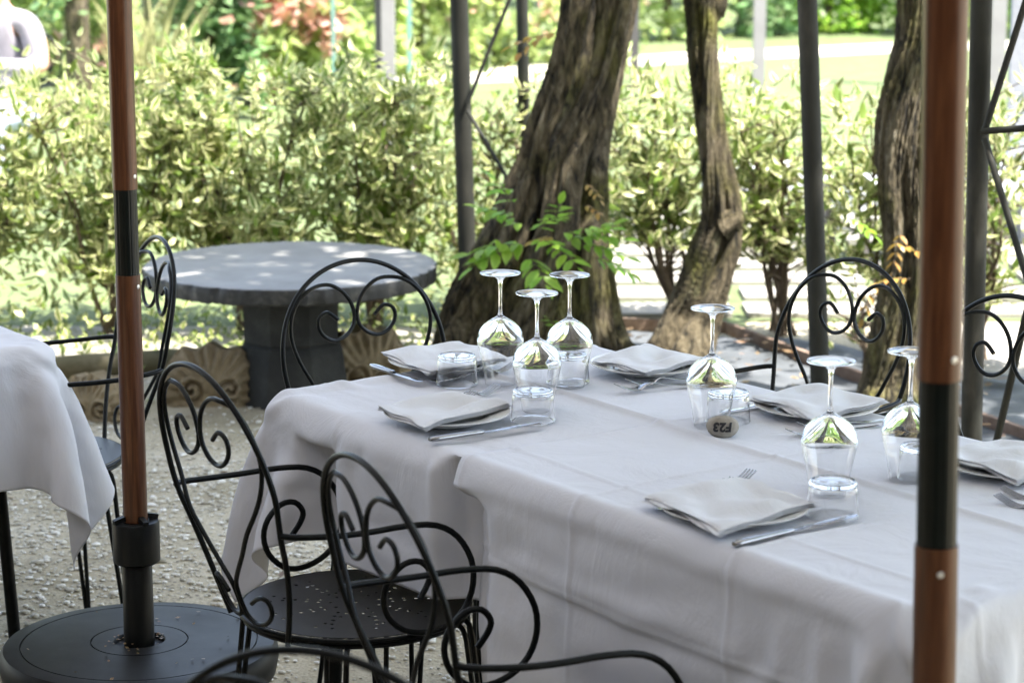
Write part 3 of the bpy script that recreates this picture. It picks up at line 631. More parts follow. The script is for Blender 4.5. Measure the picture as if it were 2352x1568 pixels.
Fc = [tuple(w.index for w in f.verts) for f in bm.faces]; bm.free(); to.to_mesh_clear(); bpy.data.objects.remove(to); bpy.data.curves.remove(cu)
mesh('painted_number', V, Fc, ink, st, False)

# ------------------------------------------------------------------ parasols
canopy_m = M_simple('parasol canvas', ((.60, .60, .64), (.66, .66, .70)), 3, .9, .1, .002, .28)
screw_m = nodemat('screw head', (.75, .73, .68), .35, .3)[0]
def parasol(bot, top, label, secs, screws, half=1.9, r=.0252):
    """bot/top world points of the visible axis; secs = list of (z0, z1, kind, radius)"""
    root = empty('parasol', (bot.x, bot.y, 0), 0, label, 'parasol', 'parasols with wooden poles'); ax = (top - bot) / (top.z - bot.z)
    P = lambda z: bot + ax * (z - bot.z) - Vector((bot.x, bot.y, 0))
    for z0, z1, kind, rr in secs:
        if kind == 'w': MB().tube([P(z0), P((z0 + z1) / 2), P(z1)], rr, 40, 1).build('wooden_pole', wood, root)
        else:
            n = 72; V = []; Fc = []
            for i, z in enumerate((z0, z1)):
                c = P(z)
                for k in range(n): t = 2 * PI * k / n; q = rr - (.0006 if k % 6 == 0 else 0); V.append((c.x + q * math.cos(t), c.y + q * math.sin(t), c.z))
            Fc = [(k, (k + 1) % n, n + (k + 1) % n, n + k) for k in range(n)] + [tuple(range(n - 1, -1, -1)), tuple(range(n, 2 * n))]
            mesh('pole_sleeve', V, Fc, sleeve_m, root, False)
    for z, a, rr in screws:
        c = P(z); d = Vector((math.cos(a), math.sin(a), 0)); p0 = c + d * (rr - .0005)
        MB().tube([p0, p0 + d * .0012, p0 + d * .0018], [.0042, .0042, .002], 14, 1).build('screw', screw_m, root)
    zt = 3.15; c = P(zt); V = [(c.x, c.y, zt)]; n = 8
    for ring, (rr, dz) in enumerate(((.35, .08), (.7, .2), (1., .34))):
        for k in range(n * 4):
            t = 2 * PI * k / (n * 4) + .39; m_ = half / max(abs(math.cos(t)), abs(math.sin(t))); m_ = min(m_, half * 1.25); V.append((c.x + rr * m_ * math.cos(t), c.y + rr * m_ * math.sin(t), zt - dz * 1.5 - (.03 if k % 4 == 2 else 0) * rr))
    K = n * 4; Fc = [(0, 1 + k, 1 + (k + 1) % K) for k in range(K)] + [(1 + r_ * K + k, 1 + (r_ + 1) * K + k, 1 + (r_ + 1) * K + (k + 1) % K, 1 + r_ * K + (k + 1) % K) for r_ in range(2) for k in range(K)]
    mesh('canopy', V, Fc, canopy_m, root, False)
    for k in range(n):
        t = 2 * PI * k / n + PI / 8; MB().tube([(c.x, c.y, zt - .05), (c.x + half * .95 * math.cos(t), c.y + half * .95 * math.sin(t), zt - .50)], .009, 6, 1).build('rib', wood, root)
    return root
b = at(320, 1462, .215); t = pt(273.5, 0, b.y)
zz = lambda y, Y: pt(300, y, Y).z
parasol(b, t, 'wooden parasol pole with black ribbed sleeve at the left, standing in the round black base', [(zz(1195, b.y), zz(630, b.y), 'w', .0246), (zz(630, b.y), zz(434, b.y), 's', .0232), (zz(434, b.y), 3.1, 'w', .0246)],
        [(zz(404, b.y), R(-168), .0246), (zz(404, b.y), R(-28), .0246), (zz(656, b.y), R(-28), .0246), (zz(655, b.y), R(-176), .0246)], half=2.3)
b2 = pt(2145, 1568, 2.75); t2 = pt(2173, 0, 2.75)
parasol(b2, t2, 'thick blurred wooden parasol pole in the right foreground, black sleeve in its middle', [(0.2, zz(1250, 2.75), 'w', .0258), (zz(1250, 2.75), zz(870, 2.75), 's', .0236), (zz(870, 2.75), 3.1, 'w', .0258)],
        [(zz(1305, 2.75), R(-88), .0258), (zz(818, 2.75), R(-60), .0258)])
def parasol_base(c, ztop, label, z0=.53, z1=.60):
    r = empty('umbrella_stand', (c.x, c.y, 0), 0, label, 'umbrella stand', 'round umbrella stands')
    H = ztop; prof = [(.245, .0), (.252, .01), (.255, H - .085), (.262, H - .08), (.276, H - .065), (.282, H - .035), (.280, H - .012), (.273, H - .002), (.262, H), (.2405, H + .001), (.2398, H - .003), (.2380, H - .003), (.2372, H + .001), (.160, H + .003), (.0995, H + .004), (.0988, H), (.0970, H), (.0963, H + .004), (.053, H + .0045), (.051, H + .002), (.050, H - .006), (.030, H - .006)]
    MB().lathe([(a, z) for a, z in prof], 96).build('base_plate', basem, r)
    MB().lathe([(.031, H - .006), (.0305, H + .17), (.029, H + .172)], 40).build('socket_tube', black, r)
    MB().lathe([(.030, z0 - .004), (.043, z0 - .004), (.0475, z0), (.0475, z1), (.045, z1 + .005), (.034, z1 + .006), (.026, z1 + .003)], 40).build('clamp_collar', black, r)
    for k in range(4):
        a = k * PI / 2 + .6; MB().box((.036 * math.cos(a), .036 * math.sin(a), z1 + .010), (.024, .012, .010), Matrix.Rotation(a, 3, 'Z') @ Matrix.Rotation(.25, 3, 'Y')).build('clamp_jaw', black, r, False)
    return r
cb = at(314, 1452, .205); parasol_base(Vector((b.x, b.y, 0)), .205, 'round black parasol base with ring grooves on the gravel, lower left', zz(1285, b.y), zz(1200, b.y))
parasol_base(Vector((b2.x - .03, 2.78, 0)), .205, 'round black parasol base under the thick right parasol pole')

# ------------------------------------------------------------------ round stone table and carved stones
c = at(667, 606, .452); SX, SY = c.x, c.y; Rt = .483
r = empty('stone_table', (SX, SY, 0), .2, 'round grey stone table behind the chairs with a rough chipped edge', 'stone table')
V = []; Fc = []; n = 240
prof = [(0, .452), (.6, .452), (.95, .452), (.985, .4518), (.996, .450), (1., .446), (1.0, .425), (.997, .402), (.98, .397), (.5, .395), (0, .395)]
for i, (rr, z) in enumerate(prof):
    for k in range(n):
        t = 2 * PI * k / n; ch = max(0, noise.noise(Vector((t * 14, 3, 0))) - .05) * .05 + max(0, noise.noise(Vector((t * 45, 7, 0)))) * .022 + .008 * noise.noise(Vector((t * 3, 1, 5)))
        q = rr * Rt * (1 - (ch if .95 < rr and z > .44 else (ch * .5 if rr > .97 else 0))) + (.004 * noise.noise(Vector((t * 30, z * 90, 1))) if rr > .97 else 0)
        V.append((q * math.cos(t), q * math.sin(t), z - (.06 * ch if .95 < rr and z > .44 else 0) + (.006 * noise.noise(Vector((t * 25, 2, 9))) if 6 < i < 9 else 0)))
for i in range(len(prof) - 1):
    for k in range(n): Fc.append((i * n + k, i * n + (k + 1) % n, (i + 1) * n + (k + 1) % n, (i + 1) * n + k))
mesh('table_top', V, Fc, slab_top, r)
V = []; Fc = []; Q = [(.168, .396), (.168, .30), (.166, .205), (.160, .198), (.172, .188), (.182, .17), (.20, .05), (.205, 0)]; n = 8
for rr, z in Q:
    for k in range(n): t = 2 * PI * k / n + .25; V.append((rr * math.cos(t), rr * math.sin(t), z))
for i in range(len(Q) - 1):
    for k in range(n): Fc.append((i * n + k, i * n + (k + 1) % n, (i + 1) * n + (k + 1) % n, (i + 1) * n + k))
mesh('pedestal', V, Fc, stone_tab, r, False)
def carved(px0, px1, ptop, pbot, Y, rz, label, flip=1):
    base = at((px0 + px1) / 2, pbot, 0); Y = base.y; sc_ = Y / math.cos(PITCH) / F; w = (px1 - px0) * sc_ / 2; h = (pbot - ptop) * sc_
    nx, nz = 90, 60; V = []; Fc = []
    for i in range(nx + 1):
        u = (i / nx * 2 - 1)
        topz = h * (1 - .55 * abs(u) ** 3.2) * (1 - .10 * abs(math.sin(u * 3.6 * PI / 2)) ** 1.5)
        for j in range(nz + 1):
            v = j / nz; z = v * topz; x = u * w * (1 - .10 * (1 - v)) * flip
            d = .05 * math.sqrt(max(0, 1 - u * u * .9)) * (.6 + .4 * math.sin(v * PI))
            ang = math.atan2(z - h * .25, x * 1.1); rad = math.hypot(x, z - h * .25)
            d += .0065 * math.sin(ang * 24 + 2 * noise.noise(Vector((x * 9, z * 9, 3)))) * min(1, max(0, (rad - h * .30) / (h * .2))) * (1 if v < .97 else 0)
            for cx in (-.36 * w, .36 * w):
                dx, dz = x - cx, z - h * .30; rr = math.hypot(dx, dz); aa = math.atan2(dz, dx * (1 if cx > 0 else -1))
                if rr < h * .24: d += .022 * math.cos(2 * PI * rr / (h * .15) - aa) * (1 - (rr / (h * .24)) ** 2)
            d += .018 * noise.noise(Vector((x * 14, z * 14, w * 9))) + .005 * noise.noise(Vector((x * 50, z * 50, 2)))
            V.append((x, -d, z))
    m = nz + 1; K = len(V); V += [(x, .07 + .01 * noise.noise(Vector((x * 20, z * 20, 4))), z) for x, y, z in V]
    Fc = [(i * m + j, (i + 1) * m + j, (i + 1) * m + j + 1, i * m + j + 1) for i in range(nx) for j in range(nz)]; Fc += [tuple(a + K for a in f[::-1]) for f in Fc]
    rim = [i * m for i in range(nx + 1)] + [nx * m + j for j in range(1, m)] + [i * m + nz for i in range(nx - 1, -1, -1)] + list(range(nz - 1, 0, -1))
    Fc += [(rim[k], rim[(k + 1) % len(rim)], rim[(k + 1) % len(rim)] + K, rim[k] + K) for k in range(len(rim))]
    o = mesh('carved_stone', V, Fc, shell_m); o.location = (base.x, base.y, -.01); o.rotation_euler = (R(-6), 0, rz); tag(o, label, 'carved stone', 'carved shell stones round the stone table')
carved(360, 612, 778, 930, 0, .05, 'shell-carved stone with two scrolls on the gravel left of the stone pedestal')
carved(130, 300, 845, 965, 0, -.25, 'shell-carved stone half hidden behind the left parasol pole and chair seat')
carved(735, 960, 735, 905, 0, .45, 'shell-carved stone seen through the chair back at the far end of the long table')
low = at(120, 870); 
curb_m = M_stone('mossy curb stone', ((.05, .05, .02), (.12, .105, .055), (.22, .195, .13)), 5, .6, .01)
mb = MB(); P = [at(-40, 905), at(120, 872), at(300, 858), at(450, 850)]
C = catmull([(p.x, p.y, .035) for p in P], 8)
mb.tube(C, .045, 10, 1); o = mb.build('curb_stone', curb_m); tag(o, 'low mossy stone curb behind the left chair, edging the pale gravel', 'stone curb')

# ------------------------------------------------------------------ wisteria trees
def trunk_mesh(stems, name, parent, seed, n=128, k=26, groove=1.):
    V = []; Fc = []
    for si, (pts, sq, tw, *gv) in enumerate(stems):
        C = catmull([(*p, r_) for p, r_ in pts], k); P = C[:, :3]; rr = np.maximum(C[:, 3] * .90, .004); b0 = len(V)
        T = np.gradient(P, axis=0); T /= np.linalg.norm(T, axis=1)[:, None]
        for i in range(len(P)):
            N1 = np.cross(T[i], [0, 1, 0]); N1 /= np.linalg.norm(N1); B = np.cross(T[i], N1); z = P[i][2]
            for j in range(n):
                t = 2 * PI * j / n; tt = t + z * tw
                g = 1 + .10 * math.sin(3 * tt + seed) + .07 * math.sin(5 * tt + 2 * seed + z * 4) + .045 * noise.noise(Vector((math.cos(tt) * 3, math.sin(tt) * 3, z * 3 + seed))) + .10 * noise.noise(Vector((math.cos(tt) * 2.2 + seed, math.sin(tt) * 2.2, z * 1.6)))
                rdg = 1 - abs(noise.noise(Vector((math.cos(tt) * 7, math.sin(tt) * 7, z * 2.2 + si * 9)))) * 2; g += .15 * groove * (rdg - .3) + .02 *(1 - 2 * abs(noise.noise(Vector((math.cos(tt) * 30, math.sin(tt) * 30, z * 9 + si))))) + .05 * groove * (1 - 2 * abs(noise.noise(Vector((math.cos(tt) * 4 + 5, math.sin(tt) * 4, z * 7 + si * 3))))) + .035 * (1 - 2 * abs(noise.noise(Vector((math.cos(tt) * 16, math.sin(tt) * 16, z * 3.5 + si)))))
                gg = math.cos(tt - 1.2 * si - seed); g -= .45 * groove * max(0, gg - .93) / .07
                for (tg, dep, zl, zh, wd) in gv:
                    dt_ = abs((t - tg + PI) % (2 * PI) - PI); g -= dep * max(0, 1 - dt_ / wd) ** .6 * max(0, min(1, (z - zl) / .15, (zh - z) / .2))
                q = P[i] + rr[i] * g * (math.cos(t) * N1 + math.sin(t) * B * sq); V.append(tuple(q))
        for i in range(len(P) - 1):
            for j in range(n): Fc.append((b0 + i * n + j, b0 + i * n + (j + 1) % n, b0 + (i + 1) * n + (j + 1) % n, b0 + (i + 1) * n + j))
    return mesh(name, V, Fc, bark, parent)
def S_(L, Y, hw=.5):
    if L[0][1] < -50 and L[0][2] > 45: L = [(L[0][0] + 10, -1500, L[0][2] * .85, L[0][3]), (L[0][0] + 4, -800, L[0][2] * .95, L[0][3])] + L
    return [(tuple(pt(x, y, Y + dy)), w * hw * (Y + dy) / math.cos(PITCH) / F) for x, y, w, dy in L]
def pinnate(base, d, L, nl, size, droop=.25):
    """a compound leaf: returns leaf positions & directions"""
    d = Vector(d).normalized(); s = d.cross(Vector((0, 0, 1))).normalized(); V = []; Fc = []; E = []; Rn = []
    rnd = random.random()
    for i in range(nl):
        for sg in ((-1, 1) if i < nl - 1 else (0,)):
            t = (i + .6) / nl; p = base + d * L * t - Vector((0, 0, droop * L * t * t)); ld = (d * (.55 if sg else 1) + s * sg * .85 - Vector((0, 0, .25 + random.random() * .4))).normalized(); sz = size * random.uniform(.8, 1.15) * (1 - .3 * abs(t - .5))
            sd_ = ld.cross(Vector((random.uniform(-.4, .4), random.uniform(-.4, .4), 1))).normalized(); nn = sd_.cross(ld); b0 = len(V)
            for (a, w) in ((0, 0), (.25, .8), (.55, .9), (.8, .5), (1, 0)):
                c = p + ld * sz * a + nn * (.06 * sz * math.sin(a * 3))
                if w == 0: V.append(c); E.append(.3)
                else: V += [c - sd_ * w * sz * .22 + nn * .03 * sz, c, c + sd_ * w * sz * .22 + nn * .03 * sz]; E += [1, 0, 1]
            Fc += [tuple(x + b0 for x in q) for q in [(0, 2, 1), (0, 3, 2), (1, 2, 5, 4), (2, 3, 6, 5), (4, 5, 8, 7), (5, 6, 9, 8), (7, 8, 10), (8, 9, 10)]]; Rn += [rnd * .6 + random.random() * .4] * 11
    return V, Fc, E, Rn
def shoots(name, parent, specs, mat, inv=None):
    V = []; Fc = []; E = []; Rn = []; st = MB()
    for base, d, L, nl, sz in specs:
        a, f, e, rn = pinnate(base, d, L, nl, sz); b0 = len(V); V += a; Fc += [tuple(x + b0 for x in q) for q in f]; E += e; Rn += rn
        dd = Vector(d).normalized(); st.tube([base, base + dd * L * .5 - Vector((0, 0, .0625 * L)), base + dd * L - Vector((0, 0, .25 * L))], [.0016, .0012, .0006], 5, 3)
    o = mesh(name, V, Fc, mat, parent, attrs={'edge': E, 'rnd': Rn}); st.build('leaf_stalk', stem_m, o); return o
def canopy_leaves(x0, x1, y0, y1, n, z=4.0, seed=1):
    rg = np.random.default_rng(int(seed)); o = []
    while len(o) < n:
        x, y = rg.uniform(x0, x1), rg.uniform(y0, y1)
        if noise.noise(Vector((x * 1.7, y * 1.7, seed))) + .45 * noise.noise(Vector((x * 5, y * 5, seed))) > -.30: o.append((x, y, z + rg.normal(0, .12) + .25 * noise.noise(Vector((x, y, 2)))))
    return o
def crown(parent, box, n, seed, sz=.12):
    V, Fc, E, rnd = quad_leaves(canopy_leaves(*box, n, seed=seed), sz, .6); return mesh('crown', V, Fc, leaf_wis, parent, attrs={'edge': E, 'rnd': rnd})
def wisteria(label, stems, seed, box, n, shoot=(), yel=()):
    r = empty('wisteria_tree', (0, 0, 0), 0, label, 'tree', 'gnarled wisteria trees'); trunk_mesh(stems, 'trunk', r, seed); crown(r, box, n, seed)
    if shoot: shoots('leaf_shoots', r, shoot, leaf_lit)
    if yel: shoots('yellow_leaf_shoots', r, yel, leaf_yel)
    return r
Y1 = 8.15
front = S_([(1318, -260, 76, 0), (1322, -120, 72, 0), (1321, 0, 66, 0), (1309, 80, 62, 0), (1287, 157, 60, 0), (1261, 240, 60, -.01), (1237, 305, 54, -.01), (1226, 370, 66, 0), (1210, 430, 90, 0), (1188, 500, 110, 0), (1155, 580, 130, 0), (1122, 660, 145, 0), (1096, 740, 160, 0), (1082, 800, 175, -.05), (1075, 860, 210, -.05)], Y1)
back = S_([(1435, -260, 90, .20), (1425, -120, 92, .18), (1418, 0, 90, .18), (1395, 120, 86, .2), (1374, 220, 90, .2), (1354, 320, 92, .17), (1348, 400, 96, .10), (1340, 480, 112, .06), (1325, 560, 138, 0), (1310, 640, 160, 0), (1302, 720, 178, 0), (1300, 800, 200, 0), (1300, 870, 230, 0)], Y1)
mid = S_([(1405, -200, 80, .02), (1414, 0, 74, 0), (1406, 60, 70, -.01), (1388, 157, 62, -.02), (1362, 240, 66, -.03), (1332, 310, 76, -.03), (1300, 370, 84, -.04), (1292, 440, 84, -.05), (1285, 520, 90, -.06), (1262, 610, 120, -.06), (1235, 700, 150, -.06), (1210, 790, 180, -.06), (1200, 860, 200, -.06)], Y1)
rootl = S_([(1130, 560, 60, .02), (1085, 640, 70, 0), (1055, 710, 66, -.02), (1040, 780, 70, -.05), (1030, 850, 90, -.1)], Y1)
rootr = S_([(1370, 560, 50, 0), (1384, 660, 60, 0), (1392, 740, 70, 0), (1420, 800, 60, -.05), (1470, 840, 50, -.1)], Y1)
sh = [(pt(x, y, 7.75 + dy), d, L * 1.25, 5, sz * 1.45) for x, y, dy, d, L, sz in [
    (1205, 560, 0, (-.9, -.3, .1), .16, .060), (1210, 555, 0, (-1, -.5, -.15), .17, .062), (1200, 520, .05, (-.6, -.3, .5), .14, .060), (1190, 500, 0, (-.9, 0, .45), .12, .055), (1240, 555, 0, (.2, -.6, .2), .12, .05),
    (1230, 530, 0, (.3, -.4, .4), .13, .048), (1290, 540, 0, (.7, -.4, .35), .16, .052), (1300, 550, 0, (1, -.3, .3), .17, .055), (1330, 560, 0, (.9, -.3, .0), .14, .052), (1265, 560, -.02, (.4, -.6, -.1), .13, .05), (1345, 545, .02, (.6, -.2, .5), .10, .05),
    (1215, 590, -.05, (.3, -.7, -.2), .12, .065), (1180, 470, .05, (-.4, .2, .7), .10, .055), (1360, 590, 0, (.9, -.2, -.2), .13, .055), (1150, 545, 0, (-.5, -.3, -.3), .10, .045), (1275, 520, .05, (.1, -.2, .8), .09, .045)]]
sh += [(pt(1278, 755, 7.7), (-.3, -.4, .6), .08, 3, .04), (pt(1285, 765, 7.7), (.5, -.4, .4), .07, 3, .04)]
ye = [(pt(1285, 75, 7.9), (-1, -.1, -.05), .17, 5, .050), (pt(1250, 85, 7.9), (-.9, -.1, -.45), .13, 4, .050), (pt(1345, 420, 7.8), (.4, -.4, -.3), .08, 4, .035), (pt(1340, 470, 7.8), (.6, -.3, -.2), .08, 4, .035), (pt(1270, 545, 7.75), (-.5, -.4, .1), .09, 4, .05)]
wisteria('thick twisted wisteria trunk with deep black groove and wide roots, behind the three wine glasses', [(S_([(1375, -150, 84, .2), (1367, 0, 84, .2), (1355, 80, 82, .2), (1334, 157, 80, .2), (1308, 240, 78, .18), (1278, 310, 70, .12), (1262, 390, 60, .05)], Y1), .8, 1.), (front, .8, 1.6, (R(142), .75, .6, 1.75, .55), (R(80), .25, .2, 1.0, .2)), (back, .8, -.8, (R(95), .4, .3, 1.1, .3)), (mid, .8, 2.4, (R(40), .7, .6, 1.75, .5), (R(110), .28, .3, 1.4, .2)), (rootl, .9, .5), (rootr, .9, .5)], 1.0, (-2.4, 1.8, 5.4, 7.6), 9500, sh, ye)
Y2 = 8.5
t2_ = S_([(1600, -240, 90, .05), (1606, -120, 85, 0), (1612, 0, 74, 0), (1618, 60, 72, 0), (1616, 110, 70, 0), (1622, 200, 68, 0), (1633, 300, 66, 0), (1646, 390, 72, 0), (1656, 450, 82, 0), (1660, 510, 88, 0), (1650, 570, 108, 0), (1634, 620, 112, 0), (1612, 680, 118, 0), (1588, 740, 130, 0), (1566, 800, 150, -.05), (1550, 860, 180, -.08)], Y2)
knot = S_([(1660, 520, 70, -.02), (1690, 505, 46, -.03), (1708, 498, 22, -.03)], Y2); knot2 = S_([(1640, 30, 50, 0), (1655, 8, 32, -.02), (1662, -10, 20, -.02)], Y2)
wisteria('slender leaning wisteria trunk with a knot, behind the wine glass by the stone', [(t2_, .9, 2.2, (R(75), .4, .25, .75, .35), (R(110), .3, .9, 1.5, .25)), (knot, 1, 0), (knot2, 1, 0)], 2.3, (1.8, 5.0, 4.6, 7.3), 5000)
Y3 = 7.7
t3_ = S_([(2130, -240, 120, .05), (2125, -100, 118, 0), (2122, 0, 108, 0), (2118, 90, 118, 0), (2098, 190, 140, 0), (2082, 290, 146, 0), (2080, 400, 140, 0), (2090, 500, 128, 0), (2096, 600, 124, 0), (2090, 700, 138, 0), (2070, 800, 138, 0), (2055, 890, 146, 0), (2045, 960, 170, -.05)], Y3)
ye3 = [(pt(2070, 530, 7.45), (-.2, -.3, -.6), .12, 5, .045), (pt(2050, 555, 7.45), (.6, -.3, -.1), .12, 4, .045), (pt(2010, 640, 7.45), (-.3, -.2, -.7), .12, 4, .05), (pt(2090, 640, 7.4), (-.6, -.2, .1), .12, 4, .05)]
sh3 = [(pt(1950, 500, 7.6), (.5, -.3, -.2), .10, 4, .045)]
wisteria('dark wisteria trunk beside the thick right parasol pole, yellow leaves hanging on it', [(t3_, .9, 1.2, (R(60), .3, .5, 1.3, .25), (R(105), .3, .1, .9, .25))], 4.1, (1.5, 6.0, .6, 4.8), 8000, sh3, ye3)

# ------------------------------------------------------------------ steel poles and braces of the pergola
def pole(name, p0, p1, r, label, mat=None, group=None, cat='pole'):
    o = MB().tube([p0, (p0 + p1) / 2, p1], r, 24, 1).build(name, mat or polem); tag(o, label, cat, group); return o
def ppole(x0, y0, x1, y1, Y, w, label, **k):   # axis through two pixels at distance Y, extended to the ground and up to 2.7 m
    a, b_ = pt(x0, y0, Y), pt(x1, y1, Y); d = (a - b_) / (a.z - b_.z); q0 = b_ - d * b_.z; q1 = b_ + d * (k.pop('top', 2.7) - b_.z); return pole('pergola_pole', q0, q1, w / 2 * Y / math.cos(PITCH) / F, label, group='grey pergola poles', **k)
pa = ppole(1054, 0, 1073, 590, 8.75, 41, 'grey steel pole left of the thick wisteria trunk')
ppole(1199, 0, 1204, 340, 9.3, 27, 'thinner grey steel pole directly against the left side of the thick trunk')
pc = ppole(1854, 0, 1883, 860, 7.0, 45, 'leaning grey steel pole behind the arched chair back on the right')
pd = ppole(2254, 0, 2232, 960, 6.0, 49, 'grey steel pole just right of the thick parasol pole')
def rod(a, b_, r, label): pole('brace_rod', a, b_, r, label, group='thin brace rods', cat='brace rod')
rod(pt(1186, -40, 8.7), pt(1074, 238, 8.7), .007, 'thin dark rod slanting up to the right from the left grey pole'); rod(pt(1074, 255, 8.7), pt(1200, 470, 8.5), .007, 'thin dark rod slanting down behind the thick trunk')
rod(pt(2376, -60, 5.95), pt(2262, 300, 5.95), .0085, 'thin dark rod slanting up at the top right corner'); rod(pt(2255, 302, 5.95), pt(2500, 284, 5.8), .0085, 'thin level rod leaving the right grey pole'); rod(pt(2262, 320, 5.95), pt(2395, 760, 5.7), .0085, 'thin dark rod slanting down at the right edge')
rod(pt(2395, 560, 5.7), pt(2285, 1030, 5.9), .0095, 'dark rod behind the cut off chair, slanting down to the left')

# ------------------------------------------------------------------ hedge of variegated shrubs
def shrub(cx, cy, w, d, h, nl, label, seed, dens=1.0, size=.064, z0=.07, stems=8):
    rg = np.random.default_rng(seed); r = empty('shrub', (cx, cy, 0), 0, label, 'shrub', 'variegated shrubs in the hedge'); P = []; SM = MB()
    tips = []
    for k in range(stems):
        a = rg.uniform(0, 2 * PI); q = [Vector((rg.normal(0, .03), rg.normal(0, .03), 0))]; dirx, diry = rg.uniform(-.5, .5) * w, rg.uniform(-.4, .4) * d; hh = h * rg.uniform(.7, 1.0)
        for t in (.3, .6, 1.): q.append(Vector((dirx * t ** .8 + rg.normal(0, .02), diry * t ** .8 + rg.normal(0, .02), hh * t)))
        SM.tube(q, [.011, .009, .006, .003], 6, 4); C = catmull([tuple(x) for x in q], 8)
        for j in range(11):
            i = rg.integers(int(len(C) * .3), len(C)); a = rg.uniform(0, 2 * PI); L = rg.uniform(.12, .28); e = Vector(C[i]) + Vector((math.cos(a) * L, math.sin(a) * L, L * rg.uniform(.1, .9)))
            SM.tube([Vector(C[i]), (Vector(C[i]) + e) / 2 + Vector((0, 0, .015)), e], [.004, .003, .0012], 5, 3); tips.append((Vector(C[i]), e))
    SM.build('stems', stem_m, r)
    while len(P) < nl:
        if rg.uniform() < .68:
            a, e = tips[rg.integers(len(tips))]; t = rg.uniform(0, 1.1); p = a.lerp(e, t) + Vector(rg.normal(0, .02, 3)); x, y, z = p
            if z < z0: continue
        else:
            x, y, z = rg.uniform(-w / 2, w / 2), rg.uniform(-d / 2, d / 2), rg.uniform(z0, h)
            top = h * (1 - .18 * abs(2 * x / w) ** 3) + .06 * noise.noise(Vector((cx + x, cy + y, seed)) * 5)
            if z > top or (z < .3 * h and rg.uniform() > .5 + .6 * z / h): continue
            if noise.noise(Vector(((cx + x) * 7, (cy + y) * 5, z * 7))) < -.12 + (1 - dens) * .35: continue
        P.append((x, y, z))
    for _ in range(int(14 * w / .6)):     # sprigs reaching over the top
        x, y = rg.uniform(-w / 2, w / 2), rg.uniform(-d / 2, d / 2); hh = rg.uniform(.04, .16)
        for j in range(7): P.append((x + rg.normal(0, .012), y + rg.normal(0, .012), h * .93 + hh * j / 6))
    V, Fc, E, rnd = shrub_leaves(0, P, size); green = RNG.uniform(0, 1, len(P)) < .22; E = E * np.repeat(np.where(green, .1, 1.), 11)
    mesh('foliage', V, Fc, leaf_var, r, attrs={'edge': E, 'rnd': rnd}); return r
HX = [(-2.55, 8.75, .62, .95, 'first'), (-2.02, 8.9, .6, .97, 'second'), (-1.50, 8.95, .6, .93, 'third'), (-1.00, 9.0, .58, .98, 'fourth'), (-.52, 9.1, .56, .97, 'fifth')]
for i, (x, y, w, h, nth) in enumerate(HX):
    shrub(x, y, w * 1.15, .55, h, 3200, 'dense cream edged shrub, %s of the five left of the steel pole' % nth, 20 + i, 1.0)
shrub(-.12, 9.25, .40, .5, .80, 900, 'loose shrub directly behind the grey pole left of the thick trunk', 30, .6)
shrub(.24, 9.5, .36, .4, .86, 700, 'sparse shrub seen between the two grey poles left of the trunk', 31, .5)
shrub(.66, 9.1, .58, .5, .95, 1900, 'leafy shrub between the thick trunk and the slender trunk', 32, .9, stems=8, z0=.32)
shrub(1.02, 8.95, .50, .5, .90, 1500, 'leafy shrub just right of the slender trunk', 33, .9, stems=8, z0=.28)
shrub(1.38, 8.65, .50, .5, .92, 1400, 'leafy shrub crossing behind the leaning grey pole', 37, .9, stems=8, z0=.28)
shrub(1.66, 8.45, .42, .45, .90, 1050, 'shrub between the leaning grey pole and the dark trunk', 34, .85, z0=.2)
shrub(2.02, 7.95, .5, .45, .92, 1400, 'cream edged shrub at the right edge behind the slanting rods', 35, .9, stems=8, z0=.28)
shrub(1.25, 8.35, .26, .22, .22, 50, 'small bright green seedling on the dark fabric by the arched chair', 36, 1., .05, .03, 3)

# ------------------------------------------------------------------ ground fabric, edging, dry leaves
fab_m = M_simple('woven ground fabric', ((.055, .062, .070), (.125, .135, .150)), 4, .6, .3, .004)
nx, ny = 110, 60; V = []; c0, c1, c2_, c3_ = at(1340, 775), at(1700, 768), at(2500, 1010), at(2420, 1200); c0 = Vector((.0, 8.9, 0)); c1 = Vector((1.05, 8.75, 0)); c2_ = Vector((2.9, 6.9, 0)); c3_ = Vector((.3, 7.0, 0))
for i in range(nx + 1):
    for j in range(ny + 1):
        u, v = i / nx, j / ny; e0 = c0.lerp(c1, min(1, u * 2.2)) if u < .4545 else c1.lerp(c2_, (u - .4545) / .5455); e1 = c0.lerp(Vector((.3, 6.9, 0)), .9).lerp(Vector((2.0, 5.6, 0)), u)
        p = e0.lerp(e1, v); z = .014 + .028 * max(0, noise.noise(Vector((p.x * 3.3, p.y * 3.3 + 4, 0)))) + .012 * max(0, 1 - 3 * abs(noise.noise(Vector((p.x * 5, p.y * 4, 7))))); V.append((p.x, p.y, z))
Fc = [(i * (ny + 1) + j, i * (ny + 1) + j + 1, (i + 1) * (ny + 1) + j + 1, (i + 1) * (ny + 1) + j) for i in range(nx) for j in range(ny)]
o = mesh('ground_fabric', V, Fc, fab_m); tag(o, 'dark wrinkled weed fabric covering the bed behind the long table', 'ground fabric')
edge_m = M_simple('edging lath', ((.14, .09, .065), (.26, .19, .15)), 20)
def lath(a, b_, label, w=.02, h=.045):
    d = b_ - a; mb = MB(); mb.box(((a + b_) / 2).to_tuple()[:2] + (h / 2 + .012,), (d.length, w, h), Matrix.Rotation(math.atan2(d.y, d.x), 3, 'Z')); o = mb.build('edging_lath', edge_m, None, False); tag(o, label, 'edging', 'wooden edging laths')
lath(at(1380, 762), at(1668, 772), 'low wooden edging lath behind the slender trunk'); lath(at(1672, 775), at(1900, 862), 'low wooden edging lath between the slender trunk and the leaning pole'); lath(at(1905, 866), at(2400, 1040), 'low wooden edging lath running to the right edge')
